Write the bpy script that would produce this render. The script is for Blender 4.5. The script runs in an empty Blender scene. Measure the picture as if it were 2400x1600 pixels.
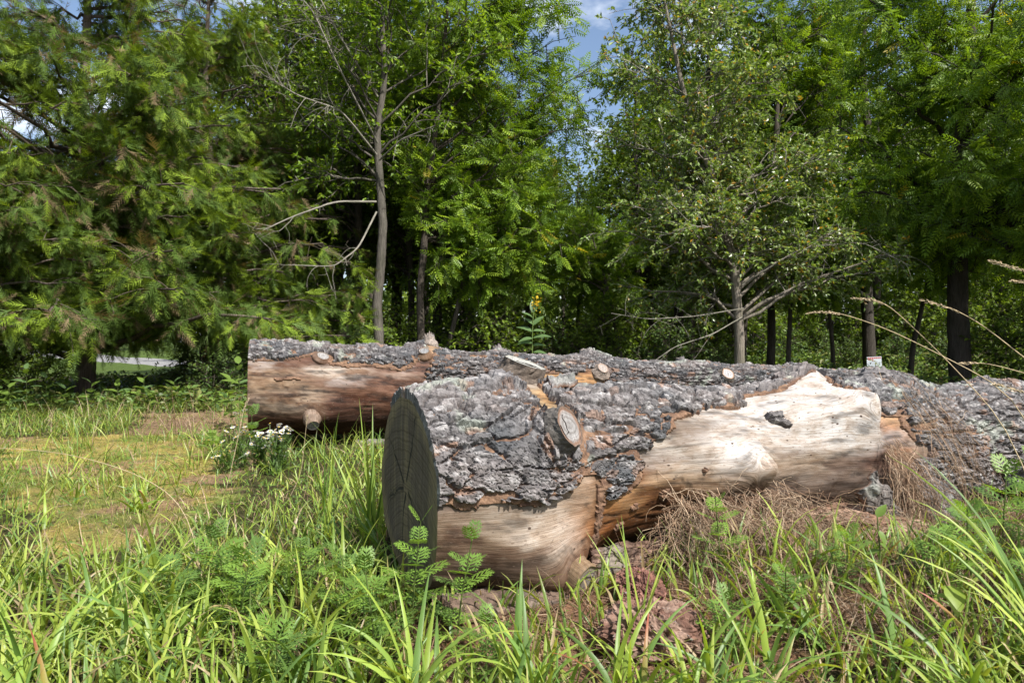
import bpy, math, random
import numpy as np
from mathutils import Vector, Matrix

# ------------------------------------------------------------------ camera, sky, sun, exposure
SC = bpy.context.scene
COL = SC.collection
cam_data = bpy.data.cameras.new('camera'); cam = bpy.data.objects.new('camera', cam_data); COL.objects.link(cam)
cam.location = (0, 0, 0.9); cam.rotation_euler = (math.radians(90), 0, 0)
cam_data.sensor_width = 36; cam_data.lens = 24; cam_data.clip_start = 0.05; cam_data.clip_end = 2000
cam_data.dof.use_dof = True; cam_data.dof.focus_distance = 2.9; cam_data.dof.aperture_fstop = 13.0
SC.camera = cam

SUN_EL = math.radians(50); SUN_AZ = math.atan2(0.66, -0.75)      # compass angle from +Y towards +X
sun_vec = Vector((math.sin(SUN_AZ) * math.cos(SUN_EL), math.cos(SUN_AZ) * math.cos(SUN_EL), math.sin(SUN_EL)))
sun_data = bpy.data.lights.new('sun', 'SUN'); sun_data.energy = 5.0; sun_data.angle = math.radians(0.53); sun_data.color = (1.0, 0.965, 0.915)
sun = bpy.data.objects.new('sun', sun_data); COL.objects.link(sun)
sun.rotation_euler = sun_vec.to_track_quat('Z', 'Y').to_euler(); sun.location = (8, -8, 12)

world = bpy.data.worlds.new('World'); SC.world = world; world.use_nodes = True
wn = world.node_tree; wn.nodes.clear()
def N(nt, t, **kw):
    n = nt.nodes.new(t)
    for k, v in kw.items(): setattr(n, k, v)
    return n
w_out = N(wn, 'ShaderNodeOutputWorld'); w_bg = N(wn, 'ShaderNodeBackground'); w_sky = N(wn, 'ShaderNodeTexSky')
w_sky.sky_type = 'NISHITA'; w_sky.sun_disc = False; w_sky.sun_elevation = SUN_EL; w_sky.sun_rotation = SUN_AZ
w_sky.air_density = 1.0; w_sky.dust_density = 2.2; w_sky.ozone_density = 1.2
w_bg.inputs['Strength'].default_value = 0.12
# scattered fair-weather clouds, laid out by direction over the whole sky
w_tc = N(wn, 'ShaderNodeTexCoord'); w_sep = N(wn, 'ShaderNodeSeparateXYZ'); wn.links.new(w_tc.outputs['Generated'], w_sep.inputs[0])
w_mz = N(wn, 'ShaderNodeMath', operation='ADD'); wn.links.new(w_sep.outputs['Z'], w_mz.inputs[0]); w_mz.inputs[1].default_value = 0.18
w_dv = N(wn, 'ShaderNodeVectorMath', operation='SCALE')
w_inv = N(wn, 'ShaderNodeMath', operation='DIVIDE'); w_inv.inputs[0].default_value = 1.0; wn.links.new(w_mz.outputs[0], w_inv.inputs[1])
wn.links.new(w_tc.outputs['Generated'], w_dv.inputs[0]); wn.links.new(w_inv.outputs[0], w_dv.inputs['Scale'])
w_no = N(wn, 'ShaderNodeTexNoise'); w_no.inputs['Scale'].default_value = 1.5; w_no.inputs['Detail'].default_value = 8; w_no.inputs['Roughness'].default_value = 0.58
wn.links.new(w_dv.outputs[0], w_no.inputs['Vector'])
w_rp = N(wn, 'ShaderNodeValToRGB'); w_rp.color_ramp.elements[0].position = 0.52; w_rp.color_ramp.elements[1].position = 0.70
wn.links.new(w_no.outputs['Fac'], w_rp.inputs[0])
w_mx = N(wn, 'ShaderNodeMixRGB'); wn.links.new(w_rp.outputs[0], w_mx.inputs[0]); wn.links.new(w_sky.outputs[0], w_mx.inputs[1]); w_mx.inputs[2].default_value = (8.6, 8.9, 9.4, 1)
wn.links.new(w_mx.outputs[0], w_bg.inputs['Color']); wn.links.new(w_bg.outputs[0], w_out.inputs['Surface'])

SC.view_settings.view_transform = 'Standard'; SC.view_settings.look = 'None'; SC.view_settings.gamma = 1.0; SC.view_settings.exposure = 0.74
SC.view_settings.use_curve_mapping = False
SC.render.engine = 'CYCLES'
cy = SC.cycles
cy.use_denoising = True; cy.denoising_prefilter = 'ACCURATE'; cy.denoising_input_passes = 'RGB_ALBEDO_NORMAL'; cy.max_bounces = 7; cy.diffuse_bounces = 4; cy.glossy_bounces = 2; cy.transmission_bounces = 5; cy.transparent_max_bounces = 4
cy.sample_clamp_indirect = 6.0; cy.caustics_reflective = False; cy.caustics_refractive = False

# ------------------------------------------------------------------ noise
def h2(ix, iy, seed):
    x = (ix.astype(np.int64) * 374761393 + iy.astype(np.int64) * 668265263 + seed * 974634777) & 0xFFFFFFFF
    x = ((x ^ (x >> 13)) * 1274126177) & 0xFFFFFFFF
    x = ((x ^ (x >> 16)) * 2246822519) & 0xFFFFFFFF
    return ((x ^ (x >> 15)) & 0xFFFFFF).astype(np.float64) / 0xFFFFFF
def vn(x, y, seed=0):
    x = np.asarray(x, float); y = np.asarray(y, float)
    ix = np.floor(x); iy = np.floor(y); fx = x - ix; fy = y - iy
    ux = fx * fx * fx * (fx * (fx * 6 - 15) + 10); uy = fy * fy * fy * (fy * (fy * 6 - 15) + 10)
    a = h2(ix, iy, seed); b = h2(ix + 1, iy, seed); c = h2(ix, iy + 1, seed); d = h2(ix + 1, iy + 1, seed)
    return (a * (1 - ux) + b * ux) * (1 - uy) + (c * (1 - ux) + d * ux) * uy
def fbm(x, y, seed=0, o=4, g=0.5):
    s = 0; a = 1; t = 0
    for k in range(o):
        s = s + a * (vn(x * 2**k + 17.3 * k, y * 2**k - 9.1 * k, seed + k) - 0.5); t += a; a *= g
    return s / t * 2
def worley(x, y, seed=0, jit=0.9):
    ix = np.floor(x); iy = np.floor(y)
    f1 = np.full(x.shape, 9.0); f2 = np.full(x.shape, 9.0); cx = np.zeros(x.shape); cyy = np.zeros(x.shape); cid = np.zeros(x.shape)
    for dx in (-1, 0, 1):
        for dy in (-1, 0, 1):
            gx = ix + dx; gy = iy + dy
            px = gx + 0.5 + jit * (h2(gx, gy, seed) - 0.5); py = gy + 0.5 + jit * (h2(gx, gy, seed + 7) - 0.5)
            d = np.hypot(px - x, py - y); m = d < f1
            f2 = np.where(m, f1, np.minimum(f2, d)); f1 = np.where(m, d, f1)
            cx = np.where(m, px, cx); cyy = np.where(m, py, cyy); cid = np.where(m, h2(gx, gy, seed + 13), cid)
    return f1, f2, cx, cyy, cid
def pip(x, y, poly):
    r = np.zeros(x.shape, bool); n = len(poly)
    for i in range(n):
        x0, y0 = poly[i]; x1, y1 = poly[(i + 1) % n]
        if y0 == y1: continue
        c = ((y0 > y) != (y1 > y)) & (x < (x1 - x0) * (y - y0) / (y1 - y0) + x0)
        r ^= c
    return r
def sstep(a, b, x):
    t = np.clip((x - a) / (b - a), 0, 1); return t * t * (3 - 2 * t)
def lerp(a, b, t): return a + (b - a) * t

# ------------------------------------------------------------------ mesh building
def mesh(name, v, f, mat=None, col=None, uv=None, smooth=False):
    v = np.asarray(v, np.float32).reshape(-1, 3)
    fl = f if isinstance(f, list) else [f]
    fl = [np.asarray(a, np.int32) for a in fl if len(a)]
    me = bpy.data.meshes.new(name)
    nl = sum(a.size for a in fl); nf = sum(len(a) for a in fl)
    me.vertices.add(len(v)); me.vertices.foreach_set('co', v.ravel())
    me.loops.add(nl); me.loops.foreach_set('vertex_index', np.concatenate([a.ravel() for a in fl]))
    me.polygons.add(nf)
    cnt = np.concatenate([np.full(len(a), a.shape[1], np.int32) for a in fl])
    st = np.concatenate([[0], np.cumsum(cnt)[:-1]]).astype(np.int32)
    me.polygons.foreach_set('loop_start', st); me.polygons.foreach_set('loop_total', cnt)
    me.polygons.foreach_set('use_smooth', np.full(nf, bool(smooth)))
    if col is not None:
        c = np.ones((len(v), 4), np.float32); c[:, :3] = col
        at = me.attributes.new('col', 'FLOAT_COLOR', 'POINT'); at.data.foreach_set('color', c.ravel())
    if uv is not None:
        at = me.attributes.new('suv', 'FLOAT_VECTOR', 'POINT')
        u3 = np.zeros((len(v), 3), np.float32); u3[:, :uv.shape[1]] = uv; at.data.foreach_set('vector', u3.ravel())
    if mat: me.materials.append(mat)
    me.update(calc_edges=True)
    return me
def link(name, me, parent=None, loc=None, rz=None):
    o = bpy.data.objects.new(name, me); COL.objects.link(o)
    if parent: o.parent = parent
    if loc is not None: o.location = loc
    if rz is not None: o.rotation_euler = (0, 0, rz)
    return o
def tag(o, label=None, cat=None, group=None, kind=None):
    kind = kind or 'thing'
    if label: o['label'] = label
    if cat: o['category'] = cat
    if group: o['group'] = group
    if kind: o['kind'] = kind
    return o
def empty(name, loc, label, cat, group=None):
    o = bpy.data.objects.new(name, None); o.empty_display_size = 0.2; COL.objects.link(o); o.location = loc
    return tag(o, label, cat, group)
def copy_tree(o, loc=None, rz=0.0, scale=1.0, label=None, group=None):
    c = o.copy(); COL.objects.link(c)
    for ch in list(o.children):
        k = ch.copy(); COL.objects.link(k); k.parent = c
        for g in list(ch.children):
            q = g.copy(); COL.objects.link(q); q.parent = k
    if loc is not None: c.location = loc
    c.rotation_euler = (0, 0, rz); c.scale = (scale, scale, scale) if not isinstance(scale, tuple) else scale
    if label: c['label'] = label
    if group: c['group'] = group
    return c
class Geo:                                   # gathers pieces of ONE mesh
    def __init__(s): s.v = []; s.f = {}; s.c = []; s.u = []; s.n = 0
    def add(s, v, f, col, uv=None):
        v = np.asarray(v, np.float32).reshape(-1, 3); fl = f if isinstance(f, list) else [f]
        for a in fl:
            a = np.asarray(a, np.int64)
            if len(a): s.f.setdefault(a.shape[1], []).append(a + s.n)
        c = np.empty((len(v), 3), np.float32); c[:] = col
        s.v.append(v); s.c.append(c); s.u.append(np.zeros((len(v), 2), np.float32) if uv is None else uv); s.n += len(v)
        return s
    def me(s, name, mat, smooth=False):
        return mesh(name, np.concatenate(s.v), [np.concatenate(a) for a in s.f.values()], mat, np.concatenate(s.c), np.concatenate(s.u), smooth)
def nrm(a): return a / (np.linalg.norm(a, axis=-1, keepdims=True) + 1e-12)
def frames(ax, up):                          # columns: side, axis, normal
    ax = nrm(ax); s = nrm(np.cross(ax, up)); n = np.cross(s, ax)
    return np.stack([s, ax, n], axis=2)
def scat(tv, tf, M, off):
    K = len(off); n = len(tv)
    v = np.einsum('kij,nj->kni', M, tv) + off[:, None, :]
    fl = tf if isinstance(tf, list) else [tf]
    fo = [(np.asarray(a)[None] + (np.arange(K) * n)[:, None, None]).reshape(-1, np.asarray(a).shape[1]) for a in fl]
    return v.reshape(-1, 3), fo
def tube(pts, rad, k=8, cap=True, jag=0.0, rng=None):
    pts = np.asarray(pts, float); rad = np.asarray(rad, float); n = len(pts)
    tg = nrm(np.gradient(pts, axis=0)); ref = np.array([0.31, 0.17, 0.93]) if abs(tg[0][2]) < 0.8 else np.array([0.95, 0.2, 0.1])
    s = nrm(np.cross(tg, ref)); b = np.cross(tg, s)
    an = np.linspace(0, 2 * np.pi, k, endpoint=False)
    rr = rad[:, None] * (np.ones((n, k)) if not jag else 1 + jag * (rng.random((n, k)) - 0.5) * 2)
    v = pts[:, None] + rr[..., None] * (np.cos(an)[None, :, None] * s[:, None] + np.sin(an)[None, :, None] * b[:, None])
    i = np.arange(n - 1)[:, None] * k; j = np.arange(k)[None]; jn = (j + 1) % k
    f = np.stack([i + j, i + jn, i + k + jn, i + k + j], -1).reshape(-1, 4)
    uv = np.stack([np.repeat(np.concatenate([[0], np.cumsum(np.linalg.norm(np.diff(pts, axis=0), axis=1))]), k), np.tile(an, n) * np.repeat(rad, k)], -1)
    return v.reshape(-1, 3), f, uv.astype(np.float32)
def tubes(P, Rr, k=3):                       # many polylines of equal length: P (K,n,3), Rr (K,n)
    K, n, _ = P.shape
    tg = nrm(np.gradient(P, axis=1)); ref = np.array([0.37, 0.21, 0.90])
    s = nrm(np.cross(tg, ref)); b = np.cross(tg, s); an = np.linspace(0, 2 * np.pi, k, endpoint=False)
    v = P[:, :, None] + Rr[:, :, None, None] * (np.cos(an)[:, None] * s[:, :, None] + np.sin(an)[:, None] * b[:, :, None])
    i = np.arange(n - 1)[:, None] * k; j = np.arange(k)[None]; jn = (j + 1) % k
    f = np.stack([i + j, i + jn, i + k + jn, i + k + j], -1).reshape(-1, 4)
    f = (f[None] + (np.arange(K) * n * k)[:, None, None]).reshape(-1, 4)
    return v.reshape(-1, 3), f
def blades(base, L, W, head, lean, curl, S=5, fold=0.25, tip=1.0, twist=None, tw0=None):
    """curved grass blades: base (K,3); returns verts, quads"""
    K = len(base); t = np.linspace(0, 1, S + 1)
    ang = lean[:, None] + curl[:, None] * t[None] ** 1.4                # angle from vertical
    mid = (ang[:, 1:] + ang[:, :-1]) / 2; ds = (L / S)[:, None]
    r = np.concatenate([np.zeros((K, 1)), np.cumsum(np.sin(mid) * ds, 1)], 1); z = np.concatenate([np.zeros((K, 1)), np.cumsum(np.cos(mid) * ds, 1)], 1)
    hx = np.cos(head)[:, None]; hy = np.sin(head)[:, None]
    P = np.stack([base[:, 0:1] + r * hx, base[:, 1:2] + r * hy, base[:, 2:3] + z], -1)
    tg = np.stack([np.sin(ang) * hx, np.sin(ang) * hy, np.cos(ang)], -1)
    sd = np.stack([-hy, hx, np.zeros_like(hx)], -1) * np.ones((1, S + 1, 1))
    nn = np.cross(sd, tg)
    if twist is not None:
        a = ((0 if tw0 is None else tw0[:, None]) + twist[:, None] * t[None])[..., None]; sd, nn = sd * np.cos(a) + nn * np.sin(a), nn * np.cos(a) - sd * np.sin(a)
    w = (np.minimum(1, (t * 5 + 0.45)) * np.clip((1 - t) / 0.62, 0.0, 1) ** 0.8)[None] * W[:, None] * 0.5
    if fold:
        v = np.stack([P - sd * w[..., None] + nn * (w * fold)[..., None], P, P + sd * w[..., None] + nn * (w * fold)[..., None]], 2); m = 3
    else:
        v = np.stack([P - sd * w[..., None], P + sd * w[..., None]], 2); m = 2
    q = []
    for s_ in range(S):
        for c in range(m - 1): a = s_ * m + c; q.append((a, a + 1, a + m + 1, a + m))
    q = np.array(q); f = (q[None] + (np.arange(K) * (S + 1) * m)[:, None, None]).reshape(-1, 4)
    return v.reshape(-1, 3), f, (S + 1) * m
def rep(c, n): return np.repeat(c, n, axis=0)

# ------------------------------------------------------------------ materials
def new_mat(name):
    m = bpy.data.materials.new(name); m.use_nodes = True; nt = m.node_tree; nt.nodes.clear()
    out = N(nt, 'ShaderNodeOutputMaterial'); return m, nt, out
def attr(nt, name, out='Color'):
    a = N(nt, 'ShaderNodeAttribute', attribute_name=name); return a.outputs[out]
def mapping(nt, vec, scale):
    mp = N(nt, 'ShaderNodeMapping'); mp.inputs['Scale'].default_value = scale; nt.links.new(vec, mp.inputs['Vector']); return mp.outputs[0]
def noise(nt, vec, scale=1.0, detail=4, rough=0.55, dist=0.0):
    n = N(nt, 'ShaderNodeTexNoise'); n.inputs['Scale'].default_value = scale; n.inputs['Detail'].default_value = detail
    n.inputs['Roughness'].default_value = rough; n.inputs['Distortion'].default_value = dist
    if vec is not None: nt.links.new(vec, n.inputs['Vector'])
    return n.outputs['Fac']
def ramp(nt, fac, stops):
    r = N(nt, 'ShaderNodeValToRGB'); e = r.color_ramp.elements
    while len(e) < len(stops): e.new(0.5)
    for k, (p, c) in enumerate(stops): e[k].position = p; e[k].color = (*c, 1) if len(c) == 3 else c
    nt.links.new(fac, r.inputs[0]); return r.outputs[0]
def mixc(nt, a, b, fac=None, mode='MIX', f=0.5):
    m = N(nt, 'ShaderNodeMixRGB', blend_type=mode); m.inputs[0].default_value = f
    if fac is not None: nt.links.new(fac, m.inputs[0])
    for k, s in ((1, a), (2, b)):
        if isinstance(s, tuple): m.inputs[k].default_value = (*s, 1)
        else: nt.links.new(s, m.inputs[k])
    return m.outputs[0]
def bump(nt, h, strength, dist, prev=None):
    b = N(nt, 'ShaderNodeBump'); b.inputs['Strength'].default_value = strength; b.inputs['Distance'].default_value = dist
    nt.links.new(h, b.inputs['Height'])
    if prev is not None: nt.links.new(prev, b.inputs['Normal'])
    return b.outputs[0]
def prin(nt, out, col, rough=0.8, spec=0.3, normal=None):
    p = N(nt, 'ShaderNodeBsdfPrincipled'); p.inputs['Roughness'].default_value = rough; p.inputs['Specular IOR Level'].default_value = spec
    if isinstance(col, tuple): p.inputs['Base Color'].default_value = (*col, 1)
    else: nt.links.new(col, p.inputs['Base Color'])
    if normal is not None: nt.links.new(normal, p.inputs['Normal'])
    if out: nt.links.new(p.outputs[0], out.inputs['Surface'])
    return p
def g3(v): return (v, v, v)

def make_leaf(name, trans=0.42, rough=0.45, spec=0.4, tint=(1.25, 1.2, 0.45)):
    m, nt, out = new_mat(name); c = attr(nt, 'col'); p = prin(nt, None, c, rough, spec)
    t = N(nt, 'ShaderNodeBsdfTranslucent'); tc = mixc(nt, c, tint, mode='MULTIPLY', f=1.0); nt.links.new(tc, t.inputs['Color'])
    x = N(nt, 'ShaderNodeMixShader'); x.inputs[0].default_value = trans; nt.links.new(p.outputs[0], x.inputs[1]); nt.links.new(t.outputs[0], x.inputs[2])
    nt.links.new(x.outputs[0], out.inputs['Surface']); return m
M_LEAF = make_leaf('leaf_material'); M_GRASS = make_leaf('grass_material', 0.42, 0.42, 0.4, (1.3, 1.2, 0.4))
M_GLOSSY = make_leaf('glossy_leaf_material', 0.40, 0.33, 0.6, (1.25, 1.2, 0.45)); M_NEEDLE = make_leaf('juniper_material', 0.32, 0.6, 0.2); M_PETAL = make_leaf('petal_material', 0.3, 0.6, 0.2, (1, 1, 1))
def make_matte(name, rough=0.9):
    m, nt, out = new_mat(name); c = attr(nt, 'col'); tc = N(nt, 'ShaderNodeTexCoord')
    n = noise(nt, tc.outputs['Object'], 90, 5, 0.6); k = ramp(nt, n, [(0.25, g3(0.6)), (0.75, g3(1.25))])
    prin(nt, out, mixc(nt, c, k, mode='MULTIPLY', f=1.0), rough, 0.2, bump(nt, n, 0.5, 0.004)); return m
M_DRY = make_matte('dry_stem_material')
def make_bark():
    m, nt, out = new_mat('bark_material'); c = attr(nt, 'col'); tc = N(nt, 'ShaderNodeTexCoord'); ob = tc.outputs['Object']
    n1 = noise(nt, ob, 55, 6, 0.65); n2 = noise(nt, ob, 220, 3, 0.6)
    k = ramp(nt, n1, [(0.28, g3(0.5)), (0.5, g3(0.95)), (0.72, g3(1.6))])
    c2 = mixc(nt, c, k, mode='MULTIPLY', f=1.0)
    li = ramp(nt, noise(nt, ob, 34, 5, 0.7, 0.4), [(0.62, g3(0)), (0.70, g3(0.9))]); c3 = mixc(nt, c2, (0.27, 0.275, 0.265), fac=li)
    prin(nt, out, c3, 0.88, 0.25, bump(nt, n2, 0.4, 0.003, bump(nt, n1, 0.5, 0.006))); return m
M_BARK = make_bark()
def make_wood():
    m, nt, out = new_mat('bare_wood_material'); c = attr(nt, 'col'); uv = attr(nt, 'suv', 'Vector')
    g1 = noise(nt, mapping(nt, uv, (5, 110, 1)), 1.0, 6, 0.7, 0.15); g2 = noise(nt, mapping(nt, uv, (9, 380, 1)), 1.0, 3, 0.6)
    st = noise(nt, mapping(nt, uv, (9, 22, 1)), 1.0, 7, 0.68, 0.7)
    k = ramp(nt, g1, [(0.28, (0.58, 0.50, 0.43)), (0.46, (0.95, 0.93, 0.91)), (0.72, (1.12, 1.12, 1.12))]); c2 = mixc(nt, c, k, mode='MULTIPLY', f=0.9)
    k2 = ramp(nt, g2, [(0.3, (0.60, 0.55, 0.50)), (0.55, g3(1.0)), (0.7, g3(1.12))]); c2 = mixc(nt, c2, k2, mode='MULTIPLY', f=0.9)
    k3 = ramp(nt, st, [(0.27, (0.42, 0.32, 0.24)), (0.42, (0.80, 0.72, 0.64)), (0.54, g3(1.0)), (0.75, (1.12, 1.12, 1.12))]); c2 = mixc(nt, c2, k3, mode='MULTIPLY', f=0.85)
    vo = N(nt, 'ShaderNodeTexVoronoi'); vo.inputs['Scale'].default_value = 1; nt.links.new(mapping(nt, uv, (14, 22, 1)), vo.inputs['Vector'])
    ho = ramp(nt, vo.outputs['Distance'], [(0.07, g3(1)), (0.11, g3(0))]); c2 = mixc(nt, c2, (0.05, 0.03, 0.02), fac=ho)
    fl = ramp(nt, noise(nt, mapping(nt, uv, (40, 120, 1)), 1.0, 2, 0.5), [(0.62, g3(0)), (0.69, g3(0.8))]); c2 = mixc(nt, c2, (0.12, 0.085, 0.06), fac=fl)
    prin(nt, out, c2, 0.7, 0.25, bump(nt, g2, 0.3, 0.003, bump(nt, g1, 0.5, 0.010))); return m
M_WOOD = make_wood()
def make_cut(name='sawn_wood_material', rf=0.9, rb=0.4, sx=120, sy=5):
    m, nt, out = new_mat(name); c = attr(nt, 'col'); uv = attr(nt, 'suv', 'Vector')
    ln = N(nt, 'ShaderNodeVectorMath', operation='LENGTH'); nt.links.new(uv, ln.inputs[0])
    nz = noise(nt, uv, 9, 4, 0.6); ad = N(nt, 'ShaderNodeMath', operation='MULTIPLY_ADD'); nt.links.new(nz, ad.inputs[0]); ad.inputs[1].default_value = 0.05; nt.links.new(ln.outputs['Value'], ad.inputs[2])
    wv = N(nt, 'ShaderNodeTexNoise', noise_dimensions='1D'); wv.inputs['Scale'].default_value = 95; wv.inputs['Detail'].default_value = 3; nt.links.new(ad.outputs[0], wv.inputs['W'])
    k = ramp(nt, wv.outputs['Fac'], [(0.3, (0.5, 0.47, 0.44)), (0.6, g3(1.1))]); c2 = mixc(nt, c, k, mode='MULTIPLY', f=rf)
    sm = noise(nt, mapping(nt, uv, (sx, sy, 1)), 1.0, 4, 0.6); k2 = ramp(nt, sm, [(0.3, g3(0.6)), (0.7, g3(1.25))]); c2 = mixc(nt, c2, k2, mode='MULTIPLY', f=0.9)
    prin(nt, out, c2, 0.8, 0.25, bump(nt, sm, 0.4, 0.004, bump(nt, wv.outputs['Fac'], rb, 0.004))); return m
M_CUT = make_cut(); M_END = make_cut('weathered_end_material', 0.75, 0.3, 60, 2.5)
def make_trunk():
    m, nt, out = new_mat('tree_bark_material'); c = attr(nt, 'col'); uv = attr(nt, 'suv', 'Vector')
    n1 = noise(nt, mapping(nt, uv, (5, 42, 1)), 1.0, 6, 0.65, 0.5); k = ramp(nt, n1, [(0.3, g3(0.5)), (0.65, g3(1.25))])
    n2 = noise(nt, mapping(nt, uv, (2, 5, 1)), 1.0, 4, 0.6); k2 = ramp(nt, n2, [(0.35, (0.75, 0.8, 0.7)), (0.65, g3(1.2))])
    prin(nt, out, mixc(nt, mixc(nt, c, k, mode='MULTIPLY', f=1), k2, mode='MULTIPLY', f=1), 0.9, 0.2, bump(nt, n1, 0.9, 0.03)); return m
M_TRUNK = make_trunk()

# ------------------------------------------------------------------ ground
def gz(x, y):
    x = np.asarray(x, float); y = np.asarray(y, float)
    d = np.hypot(x, y)
    z = 0.035 * fbm(x * 0.7, y * 0.7, 3, 3) + 0.014 * fbm(x * 4, y * 4, 5, 3)
    z = z + sstep(9, 40, d) * 0.35 * fbm(x * 0.06, y * 0.06, 9, 3)
    z = z - 0.02 + 0.10 * np.exp(-(((x - 1.05) / 0.75) ** 2 + ((y - 2.45) / 0.38) ** 2))      # heap of thatch along the front log
    return z
MOSS = [(-4.9, 6.3), (-3.4, 4.6), (-2.0, 2.75), (-1.65, 2.95), (-1.5, 3.6), (-2.1, 5.0), (-2.75, 6.3), (-3.7, 6.9)]
PATH = [(-3.9, 7.0), (-2.5, 6.4), (-2.2, 5.0), (-1.9, 4.4), (-1.75, 4.6), (-1.9, 5.6), (-2.3, 7.2), (-2.9, 9.0), (-4.6, 8.6)]
THATCH = [(0.55, 2.55), (0.62, 2.1), (1.0, 1.85), (1.6, 2.1), (2.7, 2.9), (3.2, 3.6), (2.4, 3.5), (1.5, 3.05)]
BARE = [(-0.35, 2.2), (-0.2, 1.75), (0.75, 1.6), (0.85, 2.3), (0.45, 2.65), (0.1, 2.5)]
def axis_sp(lo, hi, flo, fhi, fine, grow=1.09):
    a = list(np.arange(flo, fhi, fine)); s = fine
    while a[-1] < hi: s *= grow; a.append(a[-1] + s)
    s = fine; b = [a[0]]
    while b[-1] > lo: s *= grow; b.append(b[-1] - s)
    return np.array(b[:0:-1] + a)
gx = axis_sp(-420, 420, -5.5, 4.5, 0.06); gy = axis_sp(-60, 700, 1.2, 8.0, 0.06)
GX, GY = np.meshgrid(gx, gy); GZ = gz(GX, GY)
near = (np.abs(GX) < 7) & (GY < 10) & (GY > 0)
GZ = GZ + np.where(near, 0.012 * fbm(GX * 14, GY * 14, 21, 3), 0)
def wob(P, x, y, k=0.4):
    return pip(x + k * fbm(x * 1.8, y * 1.8, 31, 5, 0.7), y + 1.5 * k * fbm(x * 1.8 + 9, y * 1.8, 33, 5, 0.7), P)
gc = np.empty(GX.shape + (3,)); gc[:] = (0.055, 0.055, 0.022)
moss_m = wob(MOSS, GX, GY); path_m = wob(PATH, GX, GY); th_m = wob(THATCH, GX, GY, 0.15); ba_m = wob(BARE, GX, GY, 0.12)
mn = fbm(GX * 6, GY * 6, 41, 4)[..., None]
gc[moss_m] = (np.array((0.30, 0.255, 0.085)) * (1 + 0.5 * mn) + np.array((0.05, -0.01, -0.005)) * mn)[moss_m]
soil = (fbm(GX * 2.4, GY * 2.4, 43, 4) > 0.18) & moss_m; gc[soil] = (np.array((0.27, 0.19, 0.11)) * (1 + 0.4 * mn))[soil]; grn_ = (fbm(GX * 2.0 + 7, GY * 2.0, 45, 4) > 0.2) & moss_m; gc[grn_] = (np.array((0.16, 0.19, 0.05)) * (1 + 0.4 * mn))[grn_]
gc[path_m] = (np.array((0.24, 0.17, 0.105)) * (1 + 0.4 * mn))[path_m]
gc[th_m] = (np.array((0.14, 0.085, 0.05)) * (1 + 0.4 * mn))[th_m]
gc[ba_m] = (np.array((0.22, 0.13, 0.08)) * (1 + 0.4 * mn))[ba_m]
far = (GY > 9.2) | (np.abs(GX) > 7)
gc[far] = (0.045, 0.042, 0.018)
clr = np.exp(-(((GX - 12) / 6.5) ** 2 + ((GY - 26) / 6.5) ** 2)) > 0.35
gc[clr] = (0.14, 0.20, 0.035)
fld = (GX < -5) & (GY > 19) | (np.hypot(GX, GY) > 70)
gc[fld] = (0.07, 0.11, 0.025)
nx = len(gx); ny = len(gy); ii = (np.arange(ny - 1)[:, None] * nx + np.arange(nx - 1)[None]).ravel()
gf = np.stack([ii, ii + 1, ii + nx + 1, ii + nx], -1)
mg, nt, out = new_mat('ground_material'); c = attr(nt, 'col'); tc = N(nt, 'ShaderNodeTexCoord'); ob = tc.outputs['Object']
n1 = noise(nt, ob, 14, 8, 0.7); n2 = noise(nt, ob, 70, 5, 0.7); k = ramp(nt, n1, [(0.3, (0.5, 0.5, 0.5)), (0.7, (1.45, 1.35, 1.25))]); k2 = ramp(nt, n2, [(0.3, g3(0.55)), (0.7, g3(1.4))])
prin(nt, out, mixc(nt, mixc(nt, c, k, mode='MULTIPLY', f=1), k2, mode='MULTIPLY', f=1), 0.95, 0.1, bump(nt, n2, 0.9, 0.02, bump(nt, n1, 0.7, 0.04)))
ground = link('ground', mesh('ground', np.stack([GX, GY, GZ], -1), gf, mg, gc.reshape(-1, 3), smooth=True)); tag(ground, kind='structure')

# ------------------------------------------------------------------ the logs
class Log:
    def __init__(s, p, a, R, sl, z0, L, swells, knots, seed):
        a = math.radians(a); s.P = np.array([p[0], p[1], 0.0]); s.d = np.array([math.cos(a), math.sin(a), 0]); s.n = np.array([math.sin(a), -math.cos(a), 0])
        s.up = np.array([0, 0, 1.0]); s.R0 = R; s.sl = sl; s.z0 = z0; s.L = L; s.sw = swells; s.kn = knots; s.seed = seed
    def R(s, u): return s.R0 + s.sl * u
    def wood(s, u, th):                      # radius of the bare wood
        r = s.R(u) - 0.018 + 0.030 * fbm(u * 2.1 + 3, th * 1.6, s.seed, 4)
        for (u0, t0, A, sl, sr, sv) in s.sw:
            t0 = math.radians(t0); du = u - u0; dv = np.angle(np.exp(1j * (th - t0))) * s.R0
            q = np.sqrt((du / np.where(du < 0, sl, sr)) ** 2 + (dv / sv) ** 2 + 0.01)
            r = r + A * np.exp(-1.2 * q ** 1.2)
        return r
    def pos(s, u, th, r):
        c = s.P + u[..., None] * s.d + (s.R(u) + s.z0)[..., None] * s.up
        return c + r[..., None] * (np.cos(th)[..., None] * s.up + np.sin(th)[..., None] * s.n)
    def flow(s, u, v, ks=1.0):                       # grain coordinates that run round the knots
        pu = u.copy(); pv = v.copy()
        for (u0, v0, a) in s.kn:
            a = a * ks
            du = u - u0; dv = v - v0; r2 = np.maximum(du * du + dv * dv, (a * 0.75) ** 2); w = np.exp(-r2 / (a * 3.2) ** 2)
            pv = pv - w * dv * a * a / r2; pu = pu + w * du * a * a / r2 * 0.6
        return pu, pv
def grid_faces(nu, nv):
    i = (np.arange(nu - 1)[:, None] * nv + np.arange(nv - 1)[None]).ravel(); return np.stack([i, i + 1, i + nv + 1, i + nv], -1)
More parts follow.
